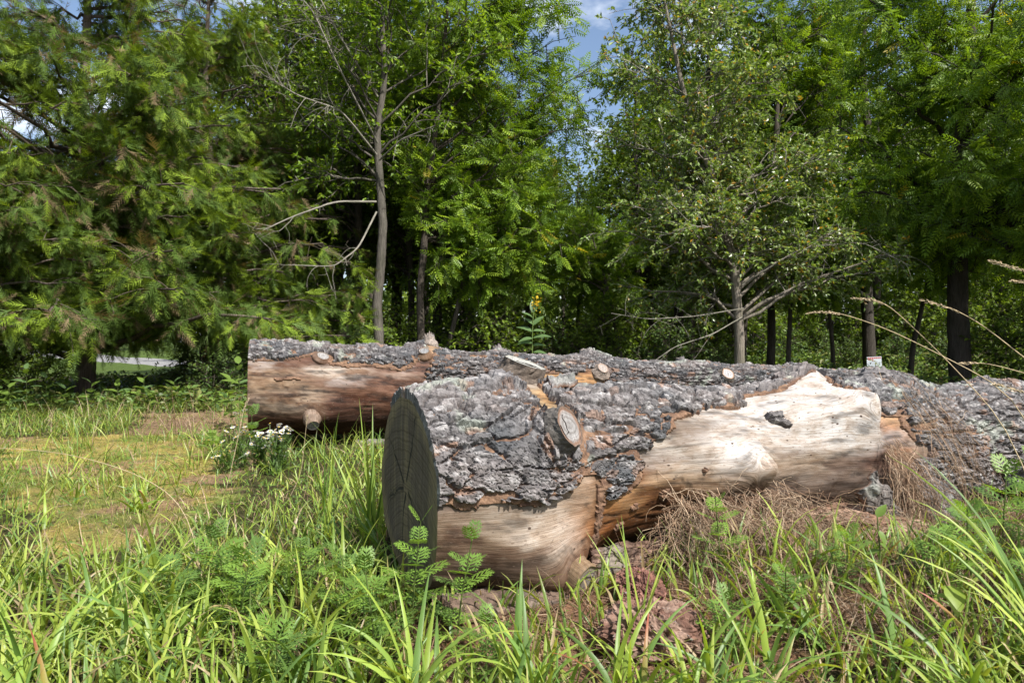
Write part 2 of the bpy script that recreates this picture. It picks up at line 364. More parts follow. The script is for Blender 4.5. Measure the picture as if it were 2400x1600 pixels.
def growing(L, a, b):
    u = [0.0]
    while u[-1] < L: u.append(u[-1] + a + (b - a) * u[-1] / L)
    return np.array(u)
def wood_mesh(lg, name, ublobs, base, du, dv, cr=0.5):
    u = growing(lg.L, du, du * 1.6); th = np.concatenate([np.linspace(-math.pi, -0.7, 28)[:-1], np.linspace(-0.7, 2.7, int(3.4 * lg.R0 / dv)), np.linspace(2.7, math.pi, 9)[1:]])
    U, T = np.meshgrid(u, th, indexing='ij'); V = T * lg.R0
    r = lg.wood(U, T); pu, pv = lg.flow(U, V, 0.62)
    r = r + 0.0025 * fbm(pu * 6, pv * 60, lg.seed + 3, 3) + 0.004 * fbm(pu * 5, pv * 16, lg.seed + 4, 3)
    fis = sstep(0.035, 0.0, np.abs(fbm(pu * 1.1 + 7, pv * 15, lg.seed + 61, 3))) * sstep(-0.02, 0.25, fbm(pu * 1.7, pv * 4, lg.seed + 64, 3)) * cr; r = r - 0.008 * fis
    c = np.empty(U.shape + (3,)); c[:] = base
    for (u0, t0, ru, rv, cc, k) in ublobs:
        w = np.exp(-(((U - u0) / ru) ** 2 + ((V - math.radians(t0) * lg.R0) / rv) ** 2) ** 1.5 + 0.9 * fbm(pu * 5, pv * 14, lg.seed + 8, 4)); w = np.clip(w, 0, 1) * k
        c = lerp(c, np.array(cc), w[..., None])
    c = c * 0.80 * lerp(np.array((1, 1, 1.0)), np.array((0.52, 0.40, 0.30)), sstep(math.radians(78), math.radians(138), T + 0.2 * fbm(pu * 3, pv * 5, lg.seed + 71, 3))[..., None])      # wood gets darker and browner towards the ground
    c = lerp(c, np.array((0.07, 0.045, 0.03)), fis[..., None] * 0.85)
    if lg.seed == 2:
        for (cu_, ct_, cw_) in ((2.268, 44, 0.11), (1.468, 84, 0.10)): c = lerp(c, np.array((0.17, 0.135, 0.105)), (np.exp(-(((U - cu_) / 0.016) ** 2 + ((V - math.radians(ct_) * lg.R0) / cw_) ** 2)))[..., None])  # grey-brown cut wood, with shade painted into the swells' steep right drops
    gr = fbm(pu * 3, pv * 9, lg.seed + 66, 5)[..., None]; c = c * (1 + 0.22 * gr)
    bl = sstep(0.08, 0.42, fbm(pu * 3.5 + 2, pv * 11, lg.seed + 68, 5, 0.6))[..., None]; wz = (sstep(1.0, 1.5, U) * sstep(2.31, 2.25, U) * sstep(math.radians(86), math.radians(66), T))[..., None] if lg.seed == 2 else 0.0; c = lerp(c, c * np.array((0.50, 0.37, 0.27)), bl * (0.95 - 0.55 * wz)); ds = sstep(0.22, 0.5, fbm(pu * 5 + 1, pv * 10, lg.seed + 75, 5, 0.65))[..., None]; c = c * (1 - ds * (0.5 - 0.3 * wz)); c = c * (0.84 if lg.seed == 6 else 0.95); c = lerp(c, np.array((0.50, 0.485, 0.465)), 0.5 * wz)
    gy_ = sstep(0.05, 0.4, fbm(pu * 2.5 + 6, pv * 7, lg.seed + 69, 5, 0.6))[..., None]; c = lerp(c, np.array((0.40, 0.385, 0.37)), gy_ * 0.40 * sstep(math.radians(95), math.radians(70), T)[..., None])
    ln_ = sstep(0.25, 0.55, fbm(pu * 3, pv * 60, lg.seed + 70, 3))[..., None]; c = c * (1 - (0.4 - 0.2 * wz) * ln_)
    if lg.seed == 2:
        keepc = np.clip(np.exp(-(((U - 0.82) / 0.30) ** 2 + ((V - 0.72) / 0.26) ** 2)) * 1.5 + np.exp(-(((U - 2.42) / 0.15) ** 2 + ((V - 0.42) / 0.2) ** 2)) * 1.5 + np.exp(-(((U - 0.5) / 0.08) ** 2 + ((V - 0.17) / 0.15) ** 2)), 0, 1)
        lum = c.mean(-1, keepdims=True); wth = (0.62 * (1 - keepc) * (0.7 + 0.5 * fbm(pu * 2.2, pv * 6, 211, 4)))[..., None]; c = lerp(c, lum * np.array((1.03, 0.985, 0.94)), np.clip(wth, 0, 0.85))
    dkl = (sstep(0.12, 0.5, fbm(pu * 7 + 3, pv * 26, lg.seed + 81, 4, 0.6)) * (0.55 if lg.seed == 2 else 0.65))[..., None]; c = c * (1 - dkl)
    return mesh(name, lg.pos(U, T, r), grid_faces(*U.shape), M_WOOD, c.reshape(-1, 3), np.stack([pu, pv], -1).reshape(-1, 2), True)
def bark_mesh(lg, name, bare, keep, su, sv, du0, du1, dv, th0, th1, thick, tint):
    """plates of bark as relief standing proud of the wood; bare / keep are outlines in (u metres, angle degrees)"""
    u = growing(lg.L, du0, du1); u = np.concatenate([[0.0], u, [u[-1]]])
    th = np.arange(math.radians(th0), math.radians(th1), dv / lg.R0)
    U, T = np.meshgrid(u, th, indexing='ij'); V = T * lg.R0; sd = lg.seed * 10
    pu, pv = lg.flow(U, V)
    wx = 0.030 * fbm(pu * 16, pv * 26, sd, 4, 0.6); wy = 0.018 * fbm(pu * 16 + 5, pv * 26, sd + 3, 4, 0.6)
    a1, a2, ax, ay, aid = worley((pu + wx) / su, (pv + wy) / sv, sd + 20)
    b1, b2, bx, by, bid = worley((pu + wx * 0.7) / (su * 0.40), (pv + wy * 0.7) / (sv * 0.45), sd + 30)
    e1, e2, ex, ey, eid = worley((pu + wx * 0.5) / (su * 0.17), (pv + wy * 0.5) / (sv * 0.2), sd + 36)
    # which plates are still on the log (whole small plates drop out, so the edge is ragged)
    cu = U + (bx * su * 0.40 - (pu + wx * 0.7)); cv = V + (by * sv * 0.45 - (pv + wy * 0.7))
    def inside(polys):
        m = np.zeros(U.shape, bool)
        for P in polys: m |= pip(cu + 0.018 * fbm(cu * 9, cv * 9, sd + 50, 3), np.degrees(cv / lg.R0) + 3.2 * fbm(cu * 9 + 4, cv * 9, sd + 55, 3), P)
        return m
    on = ~inside(bare)
    if keep: on |= inside(keep)
    crackA = sstep(0.0, 0.13, a2 - a1); crackB = sstep(0.0, 0.10, b2 - b1); crackE = sstep(0, 0.16, e2 - e1)
    flow_rough = sstep(-0.3, 0.4, fbm(U * 2.3, V * 3, sd + 60, 3))          # scaly in places, smoother elsewhere
    h = thick * ((0.62 + 0.38 * aid) * (0.22 + 0.78 * crackA))
    h = h + thick * (0.20 + 0.16 * flow_rough) * (bid - 0.45) + thick * 0.26 * (crackB - 1)
    h = h + thick * 0.34 * ((by - (pv + wy * 0.7) / (sv * 0.45)) * (0.4 + bid))                     # plates overlap like shingles
    h = h + thick * 0.26 * (0.5 - (ay - (pv + wy) / sv)) * (aid - 0.3)
    h = h + thick * 0.17 * (eid - 0.5) * (0.6 + flow_rough) + thick * 0.12 * (crackE - 1) + thick * 0.08 * fbm(pu * 30, pv * 120, sd + 70, 3)
    big = sstep(0.0, 0.06, np.abs(fbm(pu * 1.7, pv * 8, sd + 80, 3)) ); h = h * (0.25 + 0.75 * big)             # long open fissures along the trunk
    h = h * (1 - 0.15 * sstep(2.3, 3.2, U)) if lg.seed == 2 else h
    h = lerp(0.55 * thick, h, 0.5 + 0.5 * sstep(0.0, 0.05, U))
    h = np.maximum(h, thick * 0.08)
    r = lg.wood(U, T) + h
    endrow = np.zeros(U.shape, bool); endrow[0] = True; endrow[-1] = True
    r = np.where(on & ~endrow, r, lg.wood(U, T) - 0.012)
    f = grid_faces(*U.shape); onf = on.ravel()[f].any(1); f = f[onf]
    lay = np.clip((h / thick - 0.25) / 1.0, 0, 1)
    c = np.empty(U.shape + (3,)); g = (0.82 + 0.42 * bid) * (0.72 + 0.56 * eid)
    c[:] = tint
    c = c * g[..., None]; patch = fbm(pu * 4, pv * 6, sd + 95, 4)[..., None]; c = c * (1 + 0.35 * patch) + np.array((0.02, 0.006, -0.002)) * patch
    warm = sstep(0.90, 0.95, h2(np.floor(bx * 97), np.floor(by * 97), sd + 5)); c = lerp(c, np.array((0.28, 0.16, 0.10)), (warm * 0.5)[..., None])
    pale = sstep(0.80, 0.9, h2(np.floor(ex * 91), np.floor(ey * 91), sd + 6)); c = lerp(c, np.array((0.34, 0.325, 0.315)), (pale * 0.6)[..., None])
    inner = sstep(0.42, 0.16, h / thick); c = lerp(c, np.array((0.075, 0.048, 0.038)), (inner * 0.85)[..., None])      # darker red-brown in the furrows
    lich = sstep(0.38, 0.55, fbm(U * 7, V * 7, sd + 90, 3)); c = lerp(c, np.array((0.33, 0.36, 0.30)), (lich * 0.5)[..., None])
    used = np.zeros(U.size, bool); used[f.ravel()] = True; idx = np.cumsum(used) - 1
    return mesh(name, lg.pos(U, T, r).reshape(-1, 3)[used], idx[f], M_BARK, c.reshape(-1, 3)[used], None, False)
def inner_bark_mesh(lg, name, bare, keep, du, dv, th0, th1, reach):
    """thin torn layer of red-brown inner bark that reaches a little past the outer plates"""
    u = growing(lg.L * 0.55, du, du * 1.5); th = np.arange(math.radians(th0), math.radians(th1), dv / lg.R0); U, T = np.meshgrid(u, th, indexing='ij'); V = T * lg.R0; sd = lg.seed * 10 + 400; pu, pv = lg.flow(U, V)
    wu = 0.03 * fbm(pu * 12, pv * 40, sd, 4, 0.6); wv = 0.02 * fbm(pu * 12 + 5, pv * 40, sd + 3, 4, 0.6); rc = reach * np.clip(0.5 + 1.6 * fbm(U * 3, V * 4, sd + 5, 3), 0, 1.3)
    def ins(polys, a, b):
        m = np.zeros(U.shape, bool)
        for P in polys: m |= pip(a, np.degrees(b / lg.R0), P)
        return m
    out_ = np.zeros(U.shape, bool)
    for (ox, oy) in ((1, 0), (-1, 0), (0, 1), (0, -1), (.7, .7), (-.7, -.7), (.7, -.7), (-.7, .7)): out_ |= ~ins(bare, U + wu + ox * rc, V + wv + oy * rc)
    here = ~ins(bare, U + 0.05 * np.sign(wu), V); on = out_ | ins(keep, U + wu * 0.6, V + wv * 0.6)
    t_ = 0.006 + 0.007 * vn(pu * 25, pv * 90, sd + 9) + 0.010 * np.clip(fbm(pu * 40, pv * 60, sd + 12, 3), 0, 1); r = np.where(on, lg.wood(U, T) + t_, lg.wood(U, T) - 0.006)
    f = grid_faces(*U.shape); f = f[on.ravel()[f].any(1)]; used = np.zeros(U.size, bool); used[f.ravel()] = True; idx = np.cumsum(used) - 1
    c = lerp(np.array((0.10, 0.055, 0.036)), np.array((0.19, 0.115, 0.07)), vn(pu * 18, pv * 70, sd + 15)[..., None]); c = c * (0.7 + 0.6 * vn(pu * 60, pv * 120, sd + 17))[..., None]
    return mesh(name, lg.pos(U, T, r).reshape(-1, 3)[used], idx[f], M_BARK, c.reshape(-1, 3)[used], None, False)
def end_mesh(lg, name, u, flip, cols, inset=0.0):
    th = np.linspace(-math.pi, math.pi, 361)[:-1]; k = np.linspace(0, 1, 22); K, T = np.meshgrid(k, th, indexing='ij')
    r = K * (lg.wood(np.full(T.shape, u), T) - 0.001)
    off = 0.006 * fbm(np.cos(T) * r * 9 + 5, np.sin(T) * r * 9, lg.seed + 11, 3) * (1 - K ** 6)
    v = lg.pos(np.full(T.shape, u), T, r) + (off + inset)[..., None] * lg.d
    n = len(th); i = (np.arange(21)[:, None] * n + np.arange(n)[None]); j = (np.arange(21)[:, None] * n + (np.arange(n)[None] + 1) % n)
    f = np.stack([i, j, j + n, i + n], -1).reshape(-1, 4)
    if flip: f = f[:, ::-1]
    x = np.sin(T) * r; y = np.cos(T) * r
    w = sstep(0.80, 0.93, K + 0.05 * fbm(x * 12, y * 5, 77, 3)); st = sstep(0.0, 0.6, fbm(x * 22, y * 2.5, 79, 3))
    c = lerp(np.array(cols[0]), np.array(cols[1]), np.maximum(w, st * 0.7)[..., None])
    for (a0, w0, l0) in ((0.4, 0.05, .9), (2.0, 0.04, .8), (3.3, 0.05, .95), (4.4, .04, .7), (5.3, .05, .85)):
        ad = np.angle(np.exp(1j * (T - a0 - 0.15 * fbm(K * 4, K * 0 + a0, 83, 3)))) * K; m_ = (np.abs(ad) < w0 * (1.1 - K) * .35 + .004) & (K < l0) & (K > .05); c = np.where(m_[..., None], np.array((0.02, 0.017, 0.014)), c)
    return mesh(name, v, f, M_END, c.reshape(-1, 3), np.stack([x, y + 0.35], -1).reshape(-1, 2), True)
rngL = np.random.default_rng(5)
def stub(parent, lg, u, th, nrm_mix, r_in, r_out, height, width, tall, colside, colcut, barked, cutname='cut_face', flare=1.7, broken=0.0, back=0.12):
    """a sawn or broken branch stub: flared side surface plus its own cut face"""
    th = math.radians(th); rad = math.cos(th) * lg.up + math.sin(th) * lg.n
    ax = rad * nrm_mix[0] + lg.d * nrm_mix[1] + np.cross(rad, lg.d) * nrm_mix[2]; ax = ax / np.linalg.norm(ax)
    uu = np.array([u]); base = lg.pos(uu, np.array([th]), lg.wood(uu, np.array([th])))[0]
    tip = base + ax * height
    e1 = lg.d - ax * (lg.d @ ax); e1 = e1 / np.linalg.norm(e1); e2 = np.cross(ax, e1)
    nst = 13; k = 40; t = np.linspace(-back / max(height, 0.03), 1, nst); an = np.linspace(0, 2 * np.pi, k, endpoint=False)
    fl = 1 + (flare - 1) * np.clip(1 - t, 0, 1) ** 2
    T, A = np.meshgrid(t, an, indexing='ij')
    rr = fl[:, None] * (1 + 0.10 * fbm(A * 1.1 + u * 7, T * 1.5, lg.seed + 40, 3))
    rr = np.where(np.abs(A - np.pi) > 9, rr, rr)
    if barked:
        _, _, _, _, cid = worley(A * 3.2, T * 4 + u * 11, lg.seed + 44); rr = rr * (1 + 0.10 * (cid - 0.5) + 0.06 * fbm(A * 9, T * 9, lg.seed + 45, 2))
    seam = 0.5 - 0.5 * np.cos(A); rr = lerp(rr[:, :1], rr, sstep(0, 0.25, seam))
    v = base + (T * height)[..., None] * ax + rr[..., None] * (width * np.cos(A)[..., None] * e1 + tall * np.sin(A)[..., None] * e2)
    if broken:
        jag = broken * (np.abs(fbm(A[-1] * 2.1, A[-1] * 0 + u, lg.seed + 50, 3)) * 1.8 + 0.5 * h2(np.floor(A[-1] * 5), np.floor(A[-1] * 0), 3)); v[-1] += jag[:, None] * ax
    i = np.arange(nst - 1)[:, None] * k; j = np.arange(k)[None]; f = np.stack([i + j, i + (j + 1) % k, i + k + (j + 1) % k, i + k + j], -1).reshape(-1, 4)
    cc = np.array(colside) * (0.75 + 0.5 * vn(A * 4, T * 6, 8))[..., None]
    uv = np.stack([T * height * 1.0, A * width], -1)
    s = link('branch_stub', mesh('branch_stub', v, f, M_BARK if barked else M_WOOD, cc.reshape(-1, 3), uv.reshape(-1, 2), not barked), parent)
    ring = v[-1]; cen = ring.mean(0); ks = np.linspace(1.0, 0, 9); depth = 0.004 + 0.012 * bool(broken)
    dv = []; duv = []; dc = []
    for q, kk in enumerate(ks):
        p = cen + (ring - cen) * kk * (0.985 if q else 0.995) - ax * (depth * (1 if q else 0.2) + (0.03 * broken / 0.05 * (1 - kk) if broken else 0)) + ax[None] * (0.002 * (h2(np.arange(k) // 5, np.full(k, q), 5) - 0.5))[:, None]
        dv.append(p); x = np.cos(an) * kk * width; y = np.sin(an) * kk * tall; duv.append(np.stack([x, y], -1))
        w = np.clip((kk - 0.72) / 0.14, 0, 1); w2 = np.clip((kk - 0.93) / 0.05, 0, 1)
        crk = 0.35 if False else 1.0
        dc.append(np.tile(lerp(lerp(np.array(colcut[0]), np.array(colcut[1]), w), np.array(colcut[2]), w2), (k, 1)))
    i = np.arange(8)[:, None] * k; f = np.stack([i + j, i + (j + 1) % k, i + k + (j + 1) % k, i + k + j], -1).reshape(-1, 4)
    link(cutname, mesh(cutname, np.concatenate(dv), f, M_CUT, np.concatenate(dc), np.concatenate(duv), False), s)
    return s, tip, ax, e1, e2
def cracks(parent_stub, tip, ax, e1, e2, segs):
    g = Geo()
    for pts in segs:
        P = np.array([tip + e1 * a + e2 * b - ax * 0.0035 for a, b in pts]); r = np.full(len(P), 0.0022); r[-1] = 0.0008
        v, f, uv = tube(P, r, 5); g.add(v, f, (0.02, 0.016, 0.012))
    link('split_crack', g.me('split_crack', M_DRY), parent_stub)

# front log
LA = Log((-0.397, 2.55), 26, 0.355, -0.012, 0.0, 5.6,
  [(0.50, 128, 0.19, 0.38, 0.105, 0.18), (0.48, 0, 0.075, 0.30, 0.16, 0.16), (0.455, 57, 0.075, 0.20, 0.13, 0.15),
   (2.15, -2, 0.135, 0.20, 0.10, 0.12), (2.24, 44, 0.135, 0.24, 0.022, 0.12), (1.44, 84, 0.135, 0.26, 0.022, 0.11), (1.85, 62, -0.025, 0.2, 0.2, 0.1), (1.1, 40, 0.02, 0.25, 0.2, 0.2), (0.95, 112, -0.05, 0.22, 0.3, 0.16), (0.22, 112, 0.03, 0.2, 0.25, 0.16), (1.15, 64, 0.025, 0.15, 0.15, 0.12), (1.75, 98, -0.035, 0.2, 0.25, 0.12),
   (2.75, -12, 0.085, 0.30, 0.25, 0.22), (3.72, -8, 0.055, 0.22, 0.4, 0.22), (3.25, -5, -0.03, 0.12, 0.12, 0.3), (3.5, 50, 0.05, 0.12, 0.10, 0.12), (3.95, 35, -0.05, 0.12, 0.15, 0.15), (3.05, 45, -0.04, 0.10, 0.12, 0.14), (4.2, 10, 0.05, 0.12, 0.12, 0.12), (4.6, 20, 0.06, 0.3, 0.3, 0.3)],
  [(0.47, math.radians(57) * .355, 0.12), (0.49, 0.0, 0.12), (0.52, math.radians(126) * .355, 0.13), (2.17, 0.02, 0.10), (2.23, math.radians(46) * .355, 0.11), (1.42, math.radians(86) * .355, 0.11), (2.8, -0.05, 0.14), (3.7, 0, 0.14)], 2)
front_log = empty('fallen_log', (float(LA.P[0]), float(LA.P[1]), 0), 'nearer fallen log with its dark sawn end showing and a large bare pale patch', 'log')
def adopt(root):                              # keep world-space meshes in place under a root that is not at the origin
    def fix(o):
        pass
    for ch in root.children: ch.matrix_parent_inverse = root.matrix_basis.inverted()
WHITE = (0.58, 0.54, 0.49); TAN = (0.42, 0.32, 0.21); ORG = (0.38, 0.19, 0.075); BRN = (0.22, 0.135, 0.08); DK = (0.10, 0.065, 0.045)
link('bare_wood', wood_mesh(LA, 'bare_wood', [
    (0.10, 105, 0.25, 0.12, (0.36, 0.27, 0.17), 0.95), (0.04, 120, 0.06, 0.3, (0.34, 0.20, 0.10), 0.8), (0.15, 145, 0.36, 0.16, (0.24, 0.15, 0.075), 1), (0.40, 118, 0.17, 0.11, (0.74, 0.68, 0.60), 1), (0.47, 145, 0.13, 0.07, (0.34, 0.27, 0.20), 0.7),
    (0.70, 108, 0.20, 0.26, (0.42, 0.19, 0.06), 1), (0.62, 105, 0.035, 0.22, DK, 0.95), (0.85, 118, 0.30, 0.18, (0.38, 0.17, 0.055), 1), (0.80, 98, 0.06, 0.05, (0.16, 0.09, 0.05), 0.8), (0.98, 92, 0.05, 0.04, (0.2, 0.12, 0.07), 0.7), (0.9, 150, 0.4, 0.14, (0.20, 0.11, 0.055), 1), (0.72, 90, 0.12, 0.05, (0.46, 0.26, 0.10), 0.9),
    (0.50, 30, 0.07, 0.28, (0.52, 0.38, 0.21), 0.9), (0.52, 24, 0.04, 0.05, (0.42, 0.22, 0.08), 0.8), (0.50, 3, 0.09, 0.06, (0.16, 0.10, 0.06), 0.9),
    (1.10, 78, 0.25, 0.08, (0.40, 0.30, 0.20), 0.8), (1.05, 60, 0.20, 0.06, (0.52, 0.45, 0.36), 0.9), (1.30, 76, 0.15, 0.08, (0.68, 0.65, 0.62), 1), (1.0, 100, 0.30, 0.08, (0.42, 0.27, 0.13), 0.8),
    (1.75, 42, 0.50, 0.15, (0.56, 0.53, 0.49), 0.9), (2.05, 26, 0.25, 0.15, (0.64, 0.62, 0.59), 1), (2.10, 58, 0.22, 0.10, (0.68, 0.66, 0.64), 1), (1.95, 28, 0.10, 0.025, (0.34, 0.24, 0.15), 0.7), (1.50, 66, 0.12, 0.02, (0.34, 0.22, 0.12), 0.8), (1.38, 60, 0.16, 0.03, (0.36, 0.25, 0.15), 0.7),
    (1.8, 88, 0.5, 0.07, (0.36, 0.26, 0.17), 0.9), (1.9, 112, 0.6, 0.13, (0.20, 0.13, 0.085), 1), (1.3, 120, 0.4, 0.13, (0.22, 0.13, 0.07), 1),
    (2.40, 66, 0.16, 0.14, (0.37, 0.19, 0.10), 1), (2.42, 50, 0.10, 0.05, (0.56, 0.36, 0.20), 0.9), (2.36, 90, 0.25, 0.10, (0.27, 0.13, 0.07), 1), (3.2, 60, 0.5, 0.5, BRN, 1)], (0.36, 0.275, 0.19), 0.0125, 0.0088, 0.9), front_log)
A_BARE = [[(-0.1, 84), (-0.004, 85.2), (0.078, 88.2), (0.136, 86.3), (0.232, 88), (0.327, 93), (0.397, 90.7), (0.461, 86.5), (0.522, 81), (0.551, 77), (0.614, 77.6), (0.642, 83.7), (0.686, 94), (0.741, 92.5), (0.799, 86.8), (0.848, 75.3), (0.82, 66), (0.922, 61), (0.982, 57.8), (1.02, 50), (1.028, 44),
            (1.219, 39.9), (1.234, 34.2), (1.505, 27.1), (1.603, 14.8), (1.813, 11.0), (2.0, 2), (2.08, -8), (2.2, -14), (2.26, -3), (2.15, 20), (2.30, 27), (2.26, 47), (2.32, 47.8), (2.506, 47), (2.49, 61), (2.51, 70), (2.545, 73), (2.62, 80), (2.58, 95), (2.42, 110), (2.4, 190), (-0.1, 190)],
          [(0.44, -10), (0.575, -10), (0.545, 12), (0.55, 27), (0.585, 40), (0.575, 58), (0.54, 54), (0.525, 44), (0.46, 44), (0.425, 38), (0.445, 15)]]
A_KEEP = [[(1.60, 47), (1.66, 43), (1.71, 52), (1.70, 58), (1.665, 56)], [(2.40, 92), (2.6, 88), (2.75, 110), (2.5, 130)]]
link('bark', bark_mesh(LA, 'bark', A_BARE, A_KEEP, 0.155, 0.072, 0.0043, 0.0092, 0.0045, -35, 140, 0.036, (0.114, 0.106, 0.104)), front_log)
A_CRUMB = [[(0.60, 84), (0.64, 86), (0.65, 100), (0.635, 124), (0.60, 128), (0.605, 100)], [(0.93, 98), (0.975, 95), (0.99, 101), (0.95, 104)], [(0.79, 103), (0.83, 101), (0.84, 107), (0.80, 108)], [(0.74, 118), (0.79, 116), (0.80, 122), (0.75, 124)], [(1.12, 82), (1.14, 81), (1.15, 84), (1.12, 85)]]
link('inner_bark', inner_bark_mesh(LA, 'inner_bark', A_BARE, A_CRUMB, 0.0075, 0.007, -10, 130, 0.030), front_log)
link('sawn_end', end_mesh(LA, 'sawn_end', 0.0, False, [(0.105, 0.082, 0.060), (0.20, 0.155, 0.09)]), front_log)
link('far_end', end_mesh(LA, 'far_end', LA.L, True, [(0.2, 0.16, 0.1), (0.25, 0.2, 0.12)]), front_log)
GREY = [(0.22, 0.21, 0.20), (0.17, 0.10, 0.065), (0.12, 0.09, 0.07)]
s, tip, ax, e1, e2 = stub(front_log, LA, 0.465, 57, (0.95, 0.30, 0.0), 0, 0, 0.052, 0.057, 0.078, (0.10, 0.09, 0.078), GREY, True, flare=1.2)
cracks(s, tip, ax, e1, e2, [[(-0.02, 0.045), (-0.026, 0.03), (-0.016, 0.012), (-0.018, -0.012), (-0.012, -0.022)], [(-0.012, -0.022), (-0.03, -0.036)], [(-0.046, 0.0), (-0.04, -0.03), (-0.026, -0.055)]])
s, tip, ax, e1, e2 = stub(front_log, LA, 0.485, -2, (0.93, 0.26, -0.28), 0, 0, 0.066, 0.092, 0.075, (0.12, 0.095, 0.075), [(0.34, 0.34, 0.31), (0.31, 0.31, 0.28), (0.26, 0.25, 0.21)], True, flare=1.12)
cracks(s, tip, ax, e1, e2, [[(0.0, 0.0), (0.03, -0.02), (0.05, -0.022)], [(-0.05, -0.01), (0.0, -0.03), (0.05, -0.045)]])
stub(front_log, LA, 0.515, 127, (0.92, 0.28, 0.22), 0, 0, 0.018, 0.064, 0.090, (0.20, 0.14, 0.085), [(0.27, 0.24, 0.21), (0.25, 0.20, 0.15), (0.22, 0.17, 0.11)], False, flare=1.0)
stub(front_log, LA, 2.75, -12, (0.9, 0.3, 0.0), 0, 0, 0.025, 0.07, 0.07, (0.17, 0.155, 0.15), GREY, True, flare=1.6, broken=0.02)

# rear log
LB = Log((-2.3, 6.0), 18, 0.425, -0.0275, 0.05, 7.5,
  [(0.51, 117, 0.11, 0.24, 0.17, 0.16), (0.60, 40, 0.03, 0.15, 0.1, 0.1), (1.50, 32, 0.035, 0.16, 0.10, 0.12), (1.60, -2, 0.085, 0.16, 0.16, 0.16), (2.29, -4, 0.055, 0.10, 0.13, 0.14), (3.26, -4, 0.075, 0.10, 0.25, 0.16),
   (4.36, -4, 0.045, 0.08, 0.3, 0.18), (4.72, 52, 0.03, 0.15, 0.15, 0.12), (3.25, 50, 0.03, 0.15, 0.12, 0.12), (5.75, 0, 0.055, 0.2, 0.2, 0.2), (6.9, 0, 0.05, 0.2, 0.3, 0.2)],
  [(0.51, math.radians(117) * .425, 0.13), (0.6, math.radians(40) * .425, 0.08), (1.5, math.radians(32) * .425, 0.1), (1.6, 0, 0.1), (2.29, 0, 0.1), (3.26, 0, 0.12), (3.25, math.radians(50) * .425, 0.1), (4.72, math.radians(52) * .425, 0.12), (4.36, 0, 0.1), (5.75, 0, 0.12)], 6)
rear_log = empty('fallen_log', (float(LB.P[0]), float(LB.P[1]), 0), 'farther fallen log behind, reddish bare wood on its left half under bark', 'log')
MAR = (0.17, 0.085, 0.055)
link('bare_wood', wood_mesh(LB, 'bare_wood', [
    (0.1, 75, 0.5, 0.16, (0.36, 0.25, 0.16), 0.9), (0.15, 105, 0.35, 0.10, (0.42, 0.36, 0.29), 0.9), (0.75, 62, 0.30, 0.07, (0.58, 0.50, 0.42), 0.95), (0.45, 90, 0.2, 0.08, (0.46, 0.36, 0.26), 0.8), (0.55, 112, 0.07, 0.09, (0.55, 0.48, 0.40), 0.8),
    (1.15, 90, 0.4, 0.22, (0.24, 0.125, 0.08), 1), (0.75, 120, 0.14, 0.16, (0.13, 0.065, 0.045), 0.9), (1.1, 130, 0.6, 0.14, (0.13, 0.07, 0.05), 1), (0.3, 135, 0.3, 0.14, (0.12, 0.07, 0.05), 1), (1.30, 66, 0.2, 0.04, (0.40, 0.30, 0.24), 0.7), (0.30, 70, 0.25, 0.015, (0.10, 0.06, 0.04), 0.9), (0.25, 92, 0.3, 0.014, (0.14, 0.09, 0.06), 0.8),
    (3.0, 70, 0.45, 0.16, (0.52, 0.30, 0.13), 1), (2.7, 62, 0.2, 0.06, (0.60, 0.40, 0.20), 0.8), (3.45, 86, 0.15, 0.05, (0.50, 0.40, 0.27), 0.9), (3.1, 88, 0.35, 0.03, (0.38, 0.18, 0.07), 0.8), (1.68, 12, 0.2, 0.16, (0.52, 0.36, 0.22), 1), (2.1, 24, 0.2, 0.06, (0.50, 0.33, 0.20), 1)], MAR, 0.018, 0.012, 1.0), rear_log)
B_BARE = [[(-0.1, 50), (0.031, 50.5), (0.272, 46.7), (0.414, 43.4), (0.54, 34), (0.64, 36), (0.673, 48.8), (1.0, 51.7), (1.306, 53), (1.442, 40), (1.50, 26), (1.53, 12), (1.545, -8), (1.62, -14), (1.72, -10), (1.86, 2), (1.72, 12), (1.62, 26), (1.58, 40), (1.545, 54), (1.482, 76), (1.55, 81), (1.5, 180), (-0.1, 180)],
          [(2.45, 53), (2.573, 52.6), (3.0, 54), (3.17, 46.6), (3.32, 56), (3.32, 77), (3.566, 79.7), (3.55, 93), (2.98, 99), (2.5, 95)], [(1.965, 19), (2.244, 18.4), (2.205, 30.4), (1.956, 30.4)]]
link('bark', bark_mesh(LB, 'bark', B_BARE, None, 0.17, 0.075, 0.0080, 0.0105, 0.0082, -25, 108, 0.040, (0.094, 0.087, 0.086)), rear_log)
link('inner_bark', inner_bark_mesh(LB, 'inner_bark', B_BARE, [[(0.2, 72), (0.4, 70), (0.42, 74), (0.22, 76)]], 0.013, 0.011, 10, 105, 0.035), rear_log)
link('sawn_end', end_mesh(LB, 'sawn_end', 0.0, False, [(0.30, 0.24, 0.18), (0.36, 0.30, 0.22)]), rear_log)
link('far_end', end_mesh(LB, 'far_end', LB.L, True, [(0.3, 0.24, 0.18), (0.36, 0.3, 0.22)]), rear_log)
PALE = [(0.27, 0.26, 0.25), (0.24, 0.22, 0.20), (0.20, 0.165, 0.135)]
stub(rear_log, LB, 0.60, 42, (0.9, 0.25, 0.0), 0, 0, 0.022, 0.052, 0.044, (0.16, 0.105, 0.075), PALE, False)
stub(rear_log, LB, 0.51, 117, (0.9, 0.10, -0.2), 0, 0, 0.055, 0.050, 0.050, (0.20, 0.15, 0.115), [(0.20, 0.20, 0.20), (0.22, 0.21, 0.20), (0.25, 0.22, 0.19)], False, flare=1.5)
